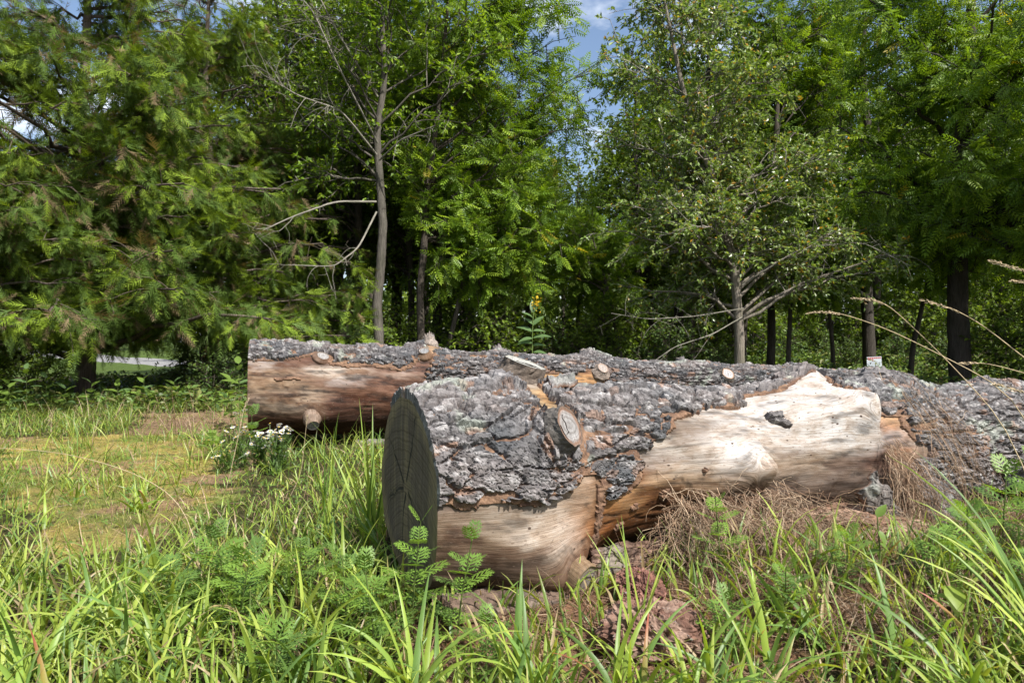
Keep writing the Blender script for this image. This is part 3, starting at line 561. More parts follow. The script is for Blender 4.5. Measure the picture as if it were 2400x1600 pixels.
stub(rear_log, LB, 1.50, 34, (0.9, -0.15, 0.0), 0, 0, 0.045, 0.046, 0.044, (0.20, 0.13, 0.085), [(0.22, 0.22, 0.22), (0.22, 0.21, 0.20), (0.26, 0.2, 0.15)], False)
stub(rear_log, LB, 1.60, -4, (0.95, -0.1, 0.0), 0, 0, 0.045, 0.055, 0.060, (0.24, 0.20, 0.17), PALE, True, broken=0.05, flare=1.5)
stub(rear_log, LB, 2.285, -6, (0.95, -0.15, 0.0), 0, 0, 0.035, 0.040, 0.05, (0.17, 0.15, 0.145), PALE, True, broken=0.04, flare=2.2)
stub(rear_log, LB, 3.245, -6, (0.95, -0.2, 0.0), 0, 0, 0.035, 0.065, 0.06, (0.16, 0.145, 0.14), PALE, True, broken=0.02, flare=1.8)
stub(rear_log, LB, 3.255, 50, (0.95, 0.1, 0.0), 0, 0, 0.055, 0.056, 0.058, (0.20, 0.16, 0.13), [(0.32, 0.28, 0.25), (0.30, 0.22, 0.17), (0.22, 0.17, 0.14)], True)
stub(rear_log, LB, 4.345, -6, (0.95, -0.1, 0.0), 0, 0, 0.040, 0.042, 0.05, (0.16, 0.145, 0.14), PALE, True, broken=0.02, flare=1.6)
stub(rear_log, LB, 4.725, 52, (0.95, 0.0, 0.0), 0, 0, 0.050, 0.074, 0.070, (0.10, 0.085, 0.07), [(0.34, 0.33, 0.33), (0.34, 0.22, 0.14), (0.07, 0.055, 0.045)], True, flare=1.4)
stub(rear_log, LB, 6.95, 6, (0.9, 0.3, 0.0), 0, 0, 0.035, 0.085, 0.05, (0.17, 0.15, 0.14), [(0.50, 0.42, 0.36), (0.40, 0.22, 0.14), (0.3, 0.2, 0.15)], True)
bpy.context.view_layer.update()
adopt(front_log); adopt(rear_log)

# ------------------------------------------------------------------ trees
def bez(p0, p1, p2, n):
    t = np.linspace(0, 1, n)[None, :, None]; return (1 - t) ** 2 * p0[:, None] + 2 * t * (1 - t) * p1[:, None] + t * t * p2[:, None]
def rdir(rng, n): return nrm(rng.normal(size=(n, 3)))
def simple_leaf(L=1.0, W=0.5, fold=0.12, droop=0.10):
    v = np.array([(0, 0, 0), (-W * .5, L * .4, fold * W), (0, L * .45, 0), (W * .5, L * .4, fold * W), (-W * .28, L * .76, fold * W * .6 - droop * .4), (0, L, -droop), (W * .28, L * .76, fold * W * .6 - droop * .4)], float)
    return v, [np.array([(0, 2, 1), (0, 3, 2)]), np.array([(1, 2, 5, 4), (2, 3, 6, 5)])]
def kite(L=1.0, W=0.5):
    return np.array([(0, 0, 0), (-W * .5, L * .45, 0.08 * L), (0, L, -0.05 * L), (W * .5, L * .45, 0.08 * L)], float), [np.array([(0, 3, 2, 1)])]
def pinnate(nl=6, L=0.40, ll=0.105, lw=0.036):
    v = []; f = []; kv, kf = kite(1, 1)
    for i in range(nl):
        y = L * (0.16 + 0.80 * i / (nl - 1)); sc = ll * (0.7 + 0.45 * math.sin(math.pi * (i + 1.2) / (nl + 1.2)))
        z = -0.55 * L * (y / L) ** 2 * 0.35
        for s in (-1, 1):
            a = s * math.radians(62 - 22 * i / nl); ca, sa = math.cos(a), math.sin(a)
            p = kv * np.array([lw / ll * sc, sc, sc]); q = np.stack([p[:, 0] * ca + p[:, 1] * sa, -p[:, 0] * sa + p[:, 1] * ca, p[:, 2] - 0.35 * p[:, 1]], -1) + np.array([0, y, z])
            f.append(kf[0] + len(v)); v += list(q)
    p = kv * np.array([lw, ll * 1.1, ll]) + np.array([0, L * .96, -0.19 * L]); f.append(kf[0] + len(v)); v += list(p)
    w = 0.0022; f.append(np.array([(0, 1, 3, 2)]) + len(v)); v += [np.array(x) for x in ((-w, 0, 0), (w, 0, 0), (-w, L * .96, -0.18 * L), (w, L * .96, -0.18 * L))]
    return np.array(v), [np.concatenate(f)]
def spray():
    v = []; f = []; w = 0.0095
    def tri(p, d, l, z):
        d = np.array(d) / np.linalg.norm(d); s = np.array([-d[1], d[0], 0]); b = len(v)
        v.extend([p - s * w * .5, p + s * w * .5, p + d * l + np.array([0, 0, z])]); f.append((b, b + 1, b + 2))
    tri(np.zeros(3), (0, 1, 0), 0.22, -0.02)
    for i in range(7):
        y = 0.02 + 0.025 * i
        for s in (-1, 1): tri(np.array([0, y, -0.006 * (y / .2)]), (s * 0.85, 1, 0), 0.085 - 0.008 * i, 0.012 * math.sin(i * 2.3 + s))
    return np.array(v), [np.array(f)]
def skeleton(rng, trunk, tr, cents, n1, n2, n3, l2, l3, lift, spread_up, shell=0.55, start=(0.25, 0.97)):
    """limbs, branches and twigs filling ellipsoids cents = [(centre, radii, weight)]"""
    tl = np.linspace(0, 1, len(trunk)); W = np.array([c[2] for c in cents], float); pick = rng.choice(len(cents), n1, p=W / W.sum())
    C = np.array([cents[k][0] for k in pick], float); Rr = np.array([cents[k][1] for k in pick], float)
    tips = C + rdir(rng, n1) * (rng.uniform(shell, 1, (n1, 1)) ** 0.6) * Rr
    zt = trunk[:, 2]; want = np.clip((tips[:, 2] - lift * np.linalg.norm(tips[:, :2] - np.interp(tips[:, 2], zt, trunk[:, 0])[:, None] * [1, 0] - np.interp(tips[:, 2], zt, trunk[:, 1])[:, None] * [0, 1], axis=1)), zt[0] + (zt[-1] - zt[0]) * start[0], zt[0] + (zt[-1] - zt[0]) * start[1])
    p0 = np.stack([np.interp(want, zt, trunk[:, 0]), np.interp(want, zt, trunk[:, 1]), want], -1); r0 = np.interp(want, zt, tr)
    p1 = (p0 + tips) / 2 + np.array([0, 0, spread_up]) * np.linalg.norm(tips - p0, axis=1, keepdims=True) + rng.normal(size=(n1, 3)) * 0.15
    limb = bez(p0, p1, tips, 8); limb[:, 1:-1] += rng.normal(size=(n1, 6, 3)) * 0.035
    lr = (r0 * 0.42)[:, None] * np.linspace(1, 0.22, 8)[None]
    t2 = rng.uniform(0.3, 1.0, (n1, n2)); i2 = np.clip((t2 * 7).astype(int), 0, 6); fr = t2 * 7 - i2; k = np.arange(n1)[:, None]
    b0 = (limb[k, i2] * (1 - fr[..., None]) + limb[k, i2 + 1] * fr[..., None]).reshape(-1, 3); ld = nrm(limb[k, i2 + 1] - limb[k, i2]).reshape(-1, 3)
    bd = nrm(ld * 0.7 + rdir(rng, len(b0)) * 0.95 + np.array([0, 0, 0.12])); bl = l2 * rng.uniform(0.5, 1.25, (len(b0), 1))
    br = bez(b0, b0 + bd * bl * 0.5 + np.array([0, 0, 0.10]) * bl, b0 + bd * bl, 5); br[:, 1:] += rng.normal(size=(len(b0), 4, 3)) * 0.02
    brr = np.interp(t2.ravel(), [0, 1], [0.016, 0.009])[:, None] * np.linspace(1, 0.4, 5)[None]
    nb = len(b0); t3 = rng.uniform(0.15, 1.0, (nb, n3)); i3 = np.clip((t3 * 4).astype(int), 0, 3); f3 = t3 * 4 - i3; k = np.arange(nb)[:, None]
    c0 = (br[k, i3] * (1 - f3[..., None]) + br[k, i3 + 1] * f3[..., None]).reshape(-1, 3); cd = nrm(nrm(br[k, i3 + 1] - br[k, i3]).reshape(-1, 3) * 0.8 + rdir(rng, nb * n3) * 0.9)
    cl = l3 * rng.uniform(0.5, 1.3, (len(c0), 1)); tw = bez(c0, c0 + cd * cl * .5 + np.array([0, 0, 0.05]) * cl, c0 + cd * cl + np.array([0, 0, -0.08]) * cl, 3); twr = np.tile(np.array([[0.006, 0.0045, 0.0025]]), (len(c0), 1))
    return limb, lr, br, brr, tw, twr
def wood_geo(trunk, tr, sk, col, colt, rng, k=12, twigs=True, dense=10):
    g = Geo(); m = max(len(trunk) * dense, 2); t = np.linspace(0, 1, len(trunk)); T = np.linspace(0, 1, m); P = np.stack([np.interp(T, t, trunk[:, a]) for a in range(3)], -1)
    for _ in range(3): P[1:-1] = (P[:-2] + P[2:] + 2 * P[1:-1]) / 4
    v, f, uv = tube(P, np.interp(T, t, tr), k, jag=0.07, rng=rng); g.add(v, f, np.array(col), uv)
    l = Geo()
    if sk is not None:
        v, f = tubes(sk[0], sk[1], 5); l.add(v, f, np.array(col) * 0.9, np.tile(np.array([[0, 0]]), (len(v), 1)) + v[:, [2, 0]])
        v, f = tubes(sk[2], sk[3], 3); l.add(v, f, np.array(colt), v[:, [2, 0]])
        if twigs: v, f = tubes(sk[4], sk[5], 3); l.add(v, f, np.array(colt), v[:, [2, 0]])
    return g, l
def leaf_cloud(rng, tw, per, tmpl, size, cols, weights, up=0.9, droop=0.25, vary=0.25):
    n = len(tw); t = rng.uniform(0.1, 1, (n, per)); i = np.clip((t * 2).astype(int), 0, 1); fr = t * 2 - i; k = np.arange(n)[:, None]
    p = (tw[k, i] * (1 - fr[..., None]) + tw[k, i + 1] * fr[..., None]).reshape(-1, 3); d = nrm(tw[k, i + 1] - tw[k, i]).reshape(-1, 3); K = len(p)
    ax = nrm(d * 0.7 + rdir(rng, K) * np.array([0.9, 0.9, 0.6]) + np.array([0, 0, -droop * 0.4])); nn = nrm(np.array([0.12, -0.15, up]) + rdir(rng, K) * 0.75)
    M = frames(ax, nn) * (size * rng.uniform(0.7, 1.25, K))[:, None, None]
    v, f = scat(tmpl[0], tmpl[1], M, p)
    c = np.array(cols)[rng.choice(len(cols), K, p=np.array(weights) / sum(weights))] * rng.uniform(1 - vary, 1 + vary, (K, 1))
    return v, f, rep(c, len(tmpl[0]))
def plant_tree(name, loc, label, cat, group, trunk_geo, limb_geo, crown_geo, leafmat):
    root = empty(name, loc, label, cat, group)
    link('trunk', trunk_geo.me('trunk', M_TRUNK, True), root)
    if limb_geo is not None and limb_geo.n: link('limbs', limb_geo.me('limbs', M_TRUNK, True), root)
    if crown_geo is not None: link('crown', crown_geo.me('crown', leafmat), root)
    return root
def at(px, z): return (px - 1176) / 1568 * z            # sideways offset of a photo column at distance z
def gxy(x, y): return (x, y, float(gz(x, y)) - 0.03)
GREYB = (0.105, 0.092, 0.078); BROWNB = (0.085, 0.07, 0.057); DARKB = (0.075, 0.06, 0.05); PALEB = (0.25, 0.225, 0.195)

# --- eastern red cedar: dense drooping sprays from near the ground
def cedar(seed, H, Rb, n1, n2, n3, per):
    rng = np.random.default_rng(seed); n = 12; z = np.linspace(0, H, n); trunk = np.stack([0.05 * np.sin(z * 1.3), 0.05 * np.cos(z), z], -1); tr = np.linspace(0.15, 0.02, n)
    zt = rng.uniform(1.0, H, n1) ; zt[: n1 // 2] = rng.uniform(1.05, H * 0.62, n1 // 2); ang = rng.uniform(0, 2 * np.pi, n1); R = Rb * np.clip(1 - (zt / H) ** 1.6, 0.06, 1) * rng.uniform(0.55, 1.08, n1)
    tips = np.stack([np.cos(ang) * R, np.sin(ang) * R, zt], -1); p0 = np.stack([np.zeros(n1), np.zeros(n1), np.clip(zt - 0.12 * R - 0.1, 0.6, H * .97)], -1)
    limb = bez(p0, (p0 + tips) / 2 + np.array([0, 0, 0.25]) * R[:, None] * 0.5, tips, 8); limb[:, 1:-1] += rng.normal(size=(n1, 6, 3)) * 0.04; lr = np.linspace(0.035, 0.010, 8)[None] * (0.5 + R / Rb)[:, None]
    t2 = rng.uniform(0.12, 1.0, (n1, n2)) ** 0.9; i2 = np.clip((t2 * 7).astype(int), 0, 6); fr = t2 * 7 - i2; k = np.arange(n1)[:, None]
    b0 = (limb[k, i2] * (1 - fr[..., None]) + limb[k, i2 + 1] * fr[..., None]).reshape(-1, 3); ld = nrm(limb[k, i2 + 1] - limb[k, i2]).reshape(-1, 3)
    bd = nrm(ld * 0.8 + rdir(rng, len(b0)) * np.array([0.9, 0.9, 0.45]) + np.array([0, 0, 0.05])); bl = 0.55 * rng.uniform(0.4, 1.2, (len(b0), 1))
    br = bez(b0, b0 + bd * bl * .5 + np.array([0, 0, .12]) * bl, b0 + bd * bl + np.array([0, 0, -.16]) * bl, 5); brr = np.tile(np.linspace(0.009, 0.003, 5)[None], (len(b0), 1))
    nb = len(b0); t3 = rng.uniform(0.2, 1.0, (nb, n3)); i3 = np.clip((t3 * 4).astype(int), 0, 3); f3 = t3 * 4 - i3; k = np.arange(nb)[:, None]
    c0 = (br[k, i3] * (1 - f3[..., None]) + br[k, i3 + 1] * f3[..., None]).reshape(-1, 3); cd = nrm(nrm(br[k, i3 + 1] - br[k, i3]).reshape(-1, 3) + rdir(rng, nb * n3) * 0.8)
    cl = 0.20 * rng.uniform(.5, 1.3, (len(c0), 1)); tw = bez(c0, c0 + cd * cl * .5, c0 + cd * cl + np.array([0, 0, -.12]) * cl, 3); twr = np.tile(np.array([[.004, .003, .002]]), (len(c0), 1))
    sk = (limb, lr, br, brr, tw, twr)
    tg, lg_ = wood_geo(trunk, tr, sk, (0.13, 0.10, 0.085), (0.13, 0.10, 0.08), rng, twigs=False)
    cg = Geo(); sp = spray(); n = len(tw); K = n * per
    p = tw[np.repeat(np.arange(n), per), rng.integers(0, 3, K)]; d = nrm(tw[:, 2] - tw[:, 0])[np.repeat(np.arange(n), per)]
    rad = np.hypot(p[:, 0], p[:, 1]) / (Rb * np.clip(1 - (p[:, 2] / H) ** 1.6, 0.06, 1) + 0.3)
    ax = nrm(d * 0.9 + rdir(rng, K) * 0.6 + np.array([0, 0, -0.30]) ); M = frames(ax, nrm(np.array([0, 0, 1.0]) + rdir(rng, K) * 0.9)) * rng.uniform(0.95, 1.75, K)[:, None, None]
    gapn = fbm(p[:, 0] * 0.75 + 3, p[:, 2] * 0.9 + p[:, 1] * 0.5, seed + 5, 2); keepk = gapn < np.where(p[:, 2] > 2.6, 0.27, 0.6); p = p[keepk]; M = M[keepk]; K = len(p)
    v, f = scat(sp[0], sp[1], M, p)
    br_t = fbm(p[:, 0] * 1.6 + p[:, 2], p[:, 2] * 1.8 + p[:, 1], seed, 3)
    c = np.where((rng.random(K) < 0.11 - 0.22 * br_t)[:, None], np.array((0.19, 0.14, 0.075)), np.where((rng.random(K) < 0.35 + br_t)[:, None], np.array((0.185, 0.265, 0.026)), np.array((0.085, 0.14, 0.025)))) * rng.uniform(.75, 1.25, (K, 1))
    cg.add(v, f, rep(c, len(sp[0])))
    return tg, lg_, cg
tg, lg_, cg = cedar(11, 8.6, 3.7, 150, 12, 8, 2)
ced = plant_tree('cedar_tree', gxy(at(190, 10.8), 10.8), 'large dark green cedar at the left with sky showing through its middle', 'tree', 'cedars at the left', tg, lg_, cg, M_NEEDLE)
c2 = copy_tree(ced, gxy(at(480, 12.6), 12.6), 2.1, 0.93, 'cedar standing right of the largest cedar, its sprays touching the dead twigs', 'cedars at the left')
c3 = copy_tree(ced, gxy(at(-150, 9.2), 9.2), 4.0, 0.8, 'bright cedar cut off by the left edge of the picture', 'cedars at the left')

# --- trees with feather-like compound leaves
SL = simple_leaf(1, 0.5); KT = kite(1, 0.5); PIN = pinnate(); GRN = [(0.175, 0.285, 0.022), (0.115, 0.20, 0.02), (0.26, 0.37, 0.028), (0.40, 0.32, 0.03)]; GW = [5, 4, 3, .12]
def broad(seed, trunk, tr, cents, n1, n2, n3, per, tmpl, size, cols, wts, bark, twigc, l2=0.9, l3=0.32, lift=0.7, su=0.12, twigs=True, up=0.9, droop=0.25, shell=0.5, start=(0.25, 0.97)):
    rng = np.random.default_rng(seed); trunk = np.array(trunk, float); tr = np.array(tr, float)
    sk = skeleton(rng, trunk, tr, cents, n1, n2, n3, l2, l3, lift, su, shell, start); tg, lg_ = wood_geo(trunk, tr, sk, bark, twigc, rng, twigs=twigs)
    cg = Geo(); v, f, c = leaf_cloud(rng, sk[4], per, tmpl, size, cols, wts, up, droop); cg.add(v, f, c); return tg, lg_, cg
t1 = broad(21, [(0, 0, 0), (0.03, 0, 0.8), (-0.02, 0, 1.6), (0.05, 0, 2.3), (0.09, 0, 3.0), (0.03, 0.03, 3.8), (-0.03, 0.05, 4.6), (0.1, 0.1, 5.6), (0.05, 0.1, 6.6), (0.12, 0.1, 9.0)], [0.10, 0.088, 0.084, 0.08, 0.076, 0.068, 0.06, 0.054, 0.048, 0.025],
  [((0.1, 0.3, 6.6), (2.0, 1.8, 2.4), 3), ((-1.0, 0.6, 4.8), (1.1, 1.2, 1.4), 1)], 32, 7, 6, 12, KT, 0.095, GRN, GW, GREYB, (0.16, 0.14, 0.12), start=(0.42, .97))
tree_grey = plant_tree('walnut_tree', gxy(at(868, 12.0), 12.0), 'tall tree with straight grey trunk and bare dead branches, right of the cedars', 'tree', None, *t1, M_LEAF)
t2 = broad(22, [(0, 0, 0), (0.03, 0, 1.0), (0.0, 0, 1.8), (0.09, 0, 2.8), (0.14, 0, 3.8), (0.35, 0.1, 5.4), (0.6, 0.1, 8.2)], [0.085, 0.075, 0.07, 0.065, 0.058, 0.045, 0.02],
  [((1.2, 0.7, 4.9), (2.4, 1.6, 2.2), 5), ((0.7, 0.6, 7.2), (1.8, 1.5, 1.6), 2.2), ((1.8, 0.6, 3.0), (1.3, 1.2, 0.9), 1.4), ((2.5, 0.3, 6.2), (1.1, 1.0, 1.1), 0.9)], 44, 7, 6, 4, PIN, 0.72, GRN, GW, DARKB, (0.09, 0.075, 0.06), start=(0.35, .97))
tree_slim = plant_tree('walnut_tree', gxy(at(964, 12.9), 12.9), 'slim dark trunked tree with bright feathery leaves in the middle of the picture', 'tree', None, *t2, M_LEAF)
t3 = broad(23, [(0, 0, 0), (0.06, 0, 0.8), (0.25, 0, 1.6), (0.42, 0.05, 2.4), (0.8, 0.1, 3.6)], [0.06, 0.052, 0.045, 0.036, 0.015],
  [((1.0, 0.0, 3.2), (1.2, 1.0, 1.0), 1)], 16, 5, 6, 5, PIN, 0.66, GRN, GW, BROWNB, (0.12, 0.1, 0.08), start=(0.4, .97))
tree_lean = plant_tree('leaning_tree', gxy(at(1022, 13.3), 13.3), 'small leaning tree just right of the slim dark trunk', 'tree', None, *t3, M_LEAF)
# dead branches of the grey tree, hanging bare to the left
def dead_branch(root, pts, r, seed, nside=9):
    rng = np.random.default_rng(seed); P = np.array(pts, float); t = np.linspace(0, 1, len(P)); T = np.linspace(0, 1, 24); Q = np.stack([np.interp(T, t, P[:, a]) for a in range(3)], -1)
    for _ in range(2): Q[1:-1] = (Q[:-2] + Q[2:] + 2 * Q[1:-1]) / 4
    r = r * 0.72; nside = nside * 2
    g = Geo(); v, f, uv = tube(Q, np.linspace(r, r * 0.3, 24), 7, jag=0.1, rng=rng); g.add(v, f, PALEB, uv)
    for q in range(nside):
        i = rng.integers(7, 23); d = nrm(Q[i] - Q[i - 3] + rng.normal(size=3) * 0.25 * np.array([1, .6, 1])); l = rng.uniform(0.25, 0.85); w = [Q[i]]
        dd = d.copy(); bend = rng.normal(size=3) * 0.22 + np.array([0, 0, -0.06])
        for s in range(7): dd = nrm(dd + bend * 0.6 + rng.normal(size=3) * 0.12); w.append(w[-1] + dd * l / 7)
        v, f, uv = tube(np.array(w), np.linspace(r * 0.36, r * 0.12, 8), 5); g.add(v, f, PALEB, uv)
        for s2 in range(2):
            j = rng.integers(2, 7); e = [w[j]]; dd = nrm(dd + rng.normal(size=3) * 0.7)
            for s in range(4): dd = nrm(dd + rng.normal(size=3) * 0.25); e.append(e[-1] + dd * l / 12)
            v, f, uv = tube(np.array(e), np.linspace(r * 0.18, r * 0.08, 5), 4); g.add(v, f, PALEB, uv)
    o = link('dead_branch', g.me('dead_branch', M_TRUNK, True), root); o['label'] = 'bare grey dead branch without leaves'; return o
dead_branch(tree_grey, [(0.02, -0.26, 3.35), (-0.55, -0.78, 3.25), (-1.1, -1.30, 2.9), (-1.65, -1.56, 2.55)], 0.030, 1, 4)
dead_branch(tree_grey, [(0.0, -0.13, 3.2), (-0.2, -0.65, 2.5), (-0.5, -1.04, 2.15), (-1.15, -1.30, 2.15)], 0.026, 2, 5)
dead_branch(tree_grey, [(0.0, -0.13, 4.2), (-0.45, -0.78, 4.75), (-1.0, -1.30, 4.8), (-1.4, -1.56, 5.0)], 0.028, 3, 12)
dead_branch(tree_grey, [(0.02, -0.13, 5.2), (-0.5, -0.78, 6.0), (-0.8, -1.04, 6.6), (-1.1, -1.30, 7.2)], 0.030, 4, 12)
dead_branch(tree_grey, [(0.02, -0.13, 4.4), (-0.45, -1.04, 5.4), (-0.75, -1.30, 6.1), (-1.0, -1.30, 6.4)], 0.026, 6, 12)
dead_branch(tree_grey, [(0.05, -0.13, 4.1), (0.5, -0.52, 4.35), (1.1, -0.78, 4.5)], 0.026, 5, 4)

# --- elm with small leaves, some turning orange
SL = simple_leaf(1, 0.55); ELM = [(0.18, 0.27, 0.055), (0.125, 0.20, 0.04), (0.29, 0.36, 0.12), (0.45, 0.26, 0.03), (0.34, 0.30, 0.05)]
t4 = broad(31, [(0, 0, 0), (-0.02, 0, 1.2), (-0.10, 0, 2.2), (-0.32, 0, 3.2), (-0.55, 0, 4.0), (-1.0, 0, 5.3), (-1.35, 0.1, 7.2)], [0.095, 0.082, 0.075, 0.066, 0.055, 0.04, 0.015],
  [((-0.9, 0.3, 5.3), (1.8, 1.4, 1.9), 6), ((0.3, 0.5, 3.4), (2.4, 1.4, 1.3), 3.6), ((-1.3, 0.2, 2.5), (1.7, 1.3, 0.9), 3), ((1.7, 0.3, 2.6), (1.6, 1.2, 0.8), 1.6)], 74, 8, 7, 12, KT, 0.080, ELM, [5, 4, 4, .5, .4], (0.20, 0.17, 0.14), (0.21, 0.19, 0.16), l2=0.8, l3=0.28, lift=0.45, up=0.7, start=(0.18, .97))
elm = plant_tree('elm_tree', gxy(at(1700, 11.8), 11.8), 'tree with slanting trunk and small leaves flecked orange, right of the sky gap', 'tree', None, *t4, M_GLOSSY)
dead_branch(elm, [(0.0, -0.1, 1.35), (-0.6, -0.4, 1.05), (-1.3, -0.7, 0.85), (-1.75, -0.8, 0.55)], 0.016, 7, 4)
dead_branch(elm, [(0.02, -0.1, 1.5), (-0.9, -0.4, 1.35), (-1.7, -0.5, 1.3), (-2.3, -0.5, 1.4)], 0.015, 8, 6)
dead_branch(elm, [(0.0, -0.1, 1.9), (0.9, -0.3, 2.5), (1.9, -0.4, 2.6), (2.7, -0.4, 2.2)], 0.016, 9, 7)

# --- big feathery trees at the right
t5 = broad(41, [(0, 0, 0), (-0.05, 0, 2), (0.0, 0, 4.5), (0.2, 0, 7), (0.3, 0, 10)], [0.21, 0.18, 0.15, 0.10, 0.03],
  [((-0.4, -1.2, 4.8), (2.6, 2.0, 2.6), 5), ((0.2, -0.5, 7.6), (2.6, 2.2, 2.0), 3), ((1.0, -1.6, 3.0), (1.8, 1.2, 1.0), 1)], 42, 7, 6, 4, PIN, 0.82, GRN, GW, DARKB, (0.08, 0.07, 0.055), start=(0.3, .97))
right_big = plant_tree('walnut_tree', gxy(at(2205, 13.6), 13.6), 'big dark trunked tree with feathery leaves at the right edge', 'tree', None, *t5, M_LEAF)
near_r = copy_tree(right_big, gxy(at(2560, 10.5), 10.5), 1.1, 0.82, 'feathery leaved tree leaning in from beyond the right edge')
for px_, z_, rz_, sc_, lb_ in ((1810, 15.2, 1.0, 1.0, 'small feathery sapling right of the slanting trunk'), (1915, 15.8, 3.9, 0.95, 'small feathery sapling left of the white sign trunk'), (2090, 15.0, 5.2, 1.05, 'small feathery sapling between the sign trunk and the big dark trunk'), (1430, 14.6, 2.4, 0.9, 'small feathery sapling below the sky gap')): copy_tree(tree_lean, gxy(at(px_, z_), z_), rz_, sc_, lb_)
mid_r = copy_tree(tree_slim, gxy(at(1770, 16.5), 16.5), 0.6, 1.25, 'bright feathery tree behind the orange flecked tree')

# --- the wood behind
KT = kite(1, 0.5); DG = [(0.13, 0.20, 0.022), (0.085, 0.14, 0.02), (0.20, 0.28, 0.03)]
def forest_variant(seed, H, tb, cents, n1, per, size, bark):
    return broad(seed, [(0, 0, 0), (0.1, 0, H * .25), (0.0, 0.1, H * .5), (0.2, 0, H * .75), (0.1, 0.1, H)], np.array([1, .85, .7, .45, .15]) * tb, cents, n1, 6, 5, per, KT, size, DG, [4, 4, 2], bark, bark, l2=1.1, l3=0.45, twigs=False, start=(0.3, .97))
FV = [forest_variant(51, 11, 0.15, [((0, 0, 6.6), (2.8, 2.8, 4.0), 1), ((0.3, 0, 3.6), (2.2, 2.2, 1.4), .5)], 46, 6, 0.17, DARKB),
      forest_variant(52, 10, 0.11, [((0.3, 0, 6.2), (2.4, 2.4, 3.6), 1)], 40, 6, 0.15, BROWNB),
      forest_variant(53, 12, 0.18, [((0, 0, 7.6), (3.2, 3.0, 4.0), 1), ((0.6, 0, 3.9), (2.6, 2.2, 1.2), .4)], 50, 6, 0.19, (0.06, 0.05, 0.042))]
protos = []
FT = [ (585, 17.0, 0, 0.85, 0.9), (680, 19.5, 2, 0.9, 2.0), (780, 21.0, 1, 1.2, 4.9), (945, 15.8, 1, 0.8, 1.7), (1060, 22.5, 2, 0.85, 0.3), (1500, 23.5, 1, 0.95, 3.1), (1590, 16.0, 1, 0.7, 4.2), (1680, 26.0, 2, 1.0, 5.2), (2300, 19.5, 2, 1.0, 0.6), (1440, 33.0, 0, 0.95, 2.0),
  # (photo column, distance, variant, scale, turn)
 (640, 15.5, 1, 0.95, 0.0), (740, 17.5, 0, 1.0, 1.3), (830, 15.2, 1, 1.0, 2.2), (905, 19.0, 2, 0.95, 0.4), (1010, 16.6, 0, 0.86, 3.0), (1085, 19.5, 1, 0.8, 5.1), (1170, 17.0, 1, 0.60, 1.1), (1215, 24.0, 2, 0.70, 2.0),
 (1330, 19.0, 1, 0.60, 4.0), (1395, 23.0, 0, 0.62, 0.7), (1470, 17.5, 0, 0.72, 2.6), (1555, 20.5, 2, 0.90, 5.5), (1640, 18.5, 0, 0.95, 3.3), (1705, 22.0, 1, 1.1, 0.2), (1800, 36.0, 2, 1.3, 1.8),
 (1905, 37.0, 0, 1.5, 4.4), (1998, 18.2, 2, 0.92, 2.9), (2060, 36.0, 1, 1.5, 0.9), (2140, 38.0, 2, 1.4, 3.6), (2260, 35.0, 0, 1.5, 5.0), (2380, 39.0, 2, 1.4, 1.5), (2500, 19.0, 0, 1.15, 2.4),
 (700, 24.0, 2, 1.1, 4.6), (800, 28.0, 0, 1.3, 0.1), (980, 27.0, 2, 1.15, 2.5), (1120, 30.0, 0, 0.95, 3.9), (1290, 29.0, 1, 0.75, 5.7), (1500, 28.0, 2, 0.95, 1.0), (1620, 31.0, 0, 1.2, 2.2), (1740, 33.0, 2, 1.2, 4.1), (2010, 35.0, 0, 1.5, 0.5), (2200, 37.0, 2, 1.4, 1.2),
 (560, 33.0, 0, 0.8, 1.2), (860, 36.0, 1, 1.5, 2.8)]
def place_words(px, z):
    for lim, w in ((620, 'behind the cedars'), (850, 'left of the grey trunk'), (950, 'between the grey and the slim dark trunk'), (1100, 'right of the slim dark trunk'), (1250, 'behind the tall upright weed'), (1440, 'below the sky gap'), (1620, 'left of the slanting trunk'), (1760, 'right behind the slanting trunk'), (1960, 'left of the white sign'), (2120, 'just right of the white sign'), (2240, 'behind the big dark right trunk')):
        if px < lim: return w
    return 'at the right edge'
def depth_words(z): return 'near' if z < 17 else 'middle' if z < 22 else 'deep' if z < 32 else 'farthest'
LBL = {0: 'leafy many limbed', 1: 'slender brown', 2: 'stout dark'}
for px, z, k, sc, rz in FT:
    lab = LBL[k] + ' tree in the ' + depth_words(z) + ' wood, ' + place_words(px, z)
    if px == 1998: lab = 'dark trunked forest tree with the small white sign at its foot'
    if px == 1330: lab = 'low forest tree at the foot of the bright sky gap'
    if k >= len(protos) or protos[k] is None:
        while len(protos) <= k: protos.append(None)
        protos[k] = plant_tree('forest_tree', gxy(at(px, z), z), lab, 'tree', 'trees of the wood behind', *FV[k], M_LEAF); o = protos[k]; o.rotation_euler = (0, 0, rz); o.scale = (sc, sc, sc)
    else: copy_tree(protos[k], gxy(at(px, z), z), rz, sc, lab, 'trees of the wood behind')
for px, z, k, sc, rz in [(-80, 58, 0, 0.9, 0), (60, 62, 1, 1.0, 1), (170, 57, 2, 0.85, 2), (260, 64, 0, 1.0, 3), (350, 60, 2, 0.9, 4), (430, 55, 1, 0.95, 5), (520, 52, 0, 0.9, 0.5), (600, 50, 2, 0.9, 2.5), (120, 75, 2, 1.2, 1.5), (300, 78, 0, 1.3, 2.2)]:
    copy_tree(protos[k], gxy(at(px, z), z), rz, sc, 'distant tree across the field, seen in gaps of the cedars', 'distant trees beyond the road')

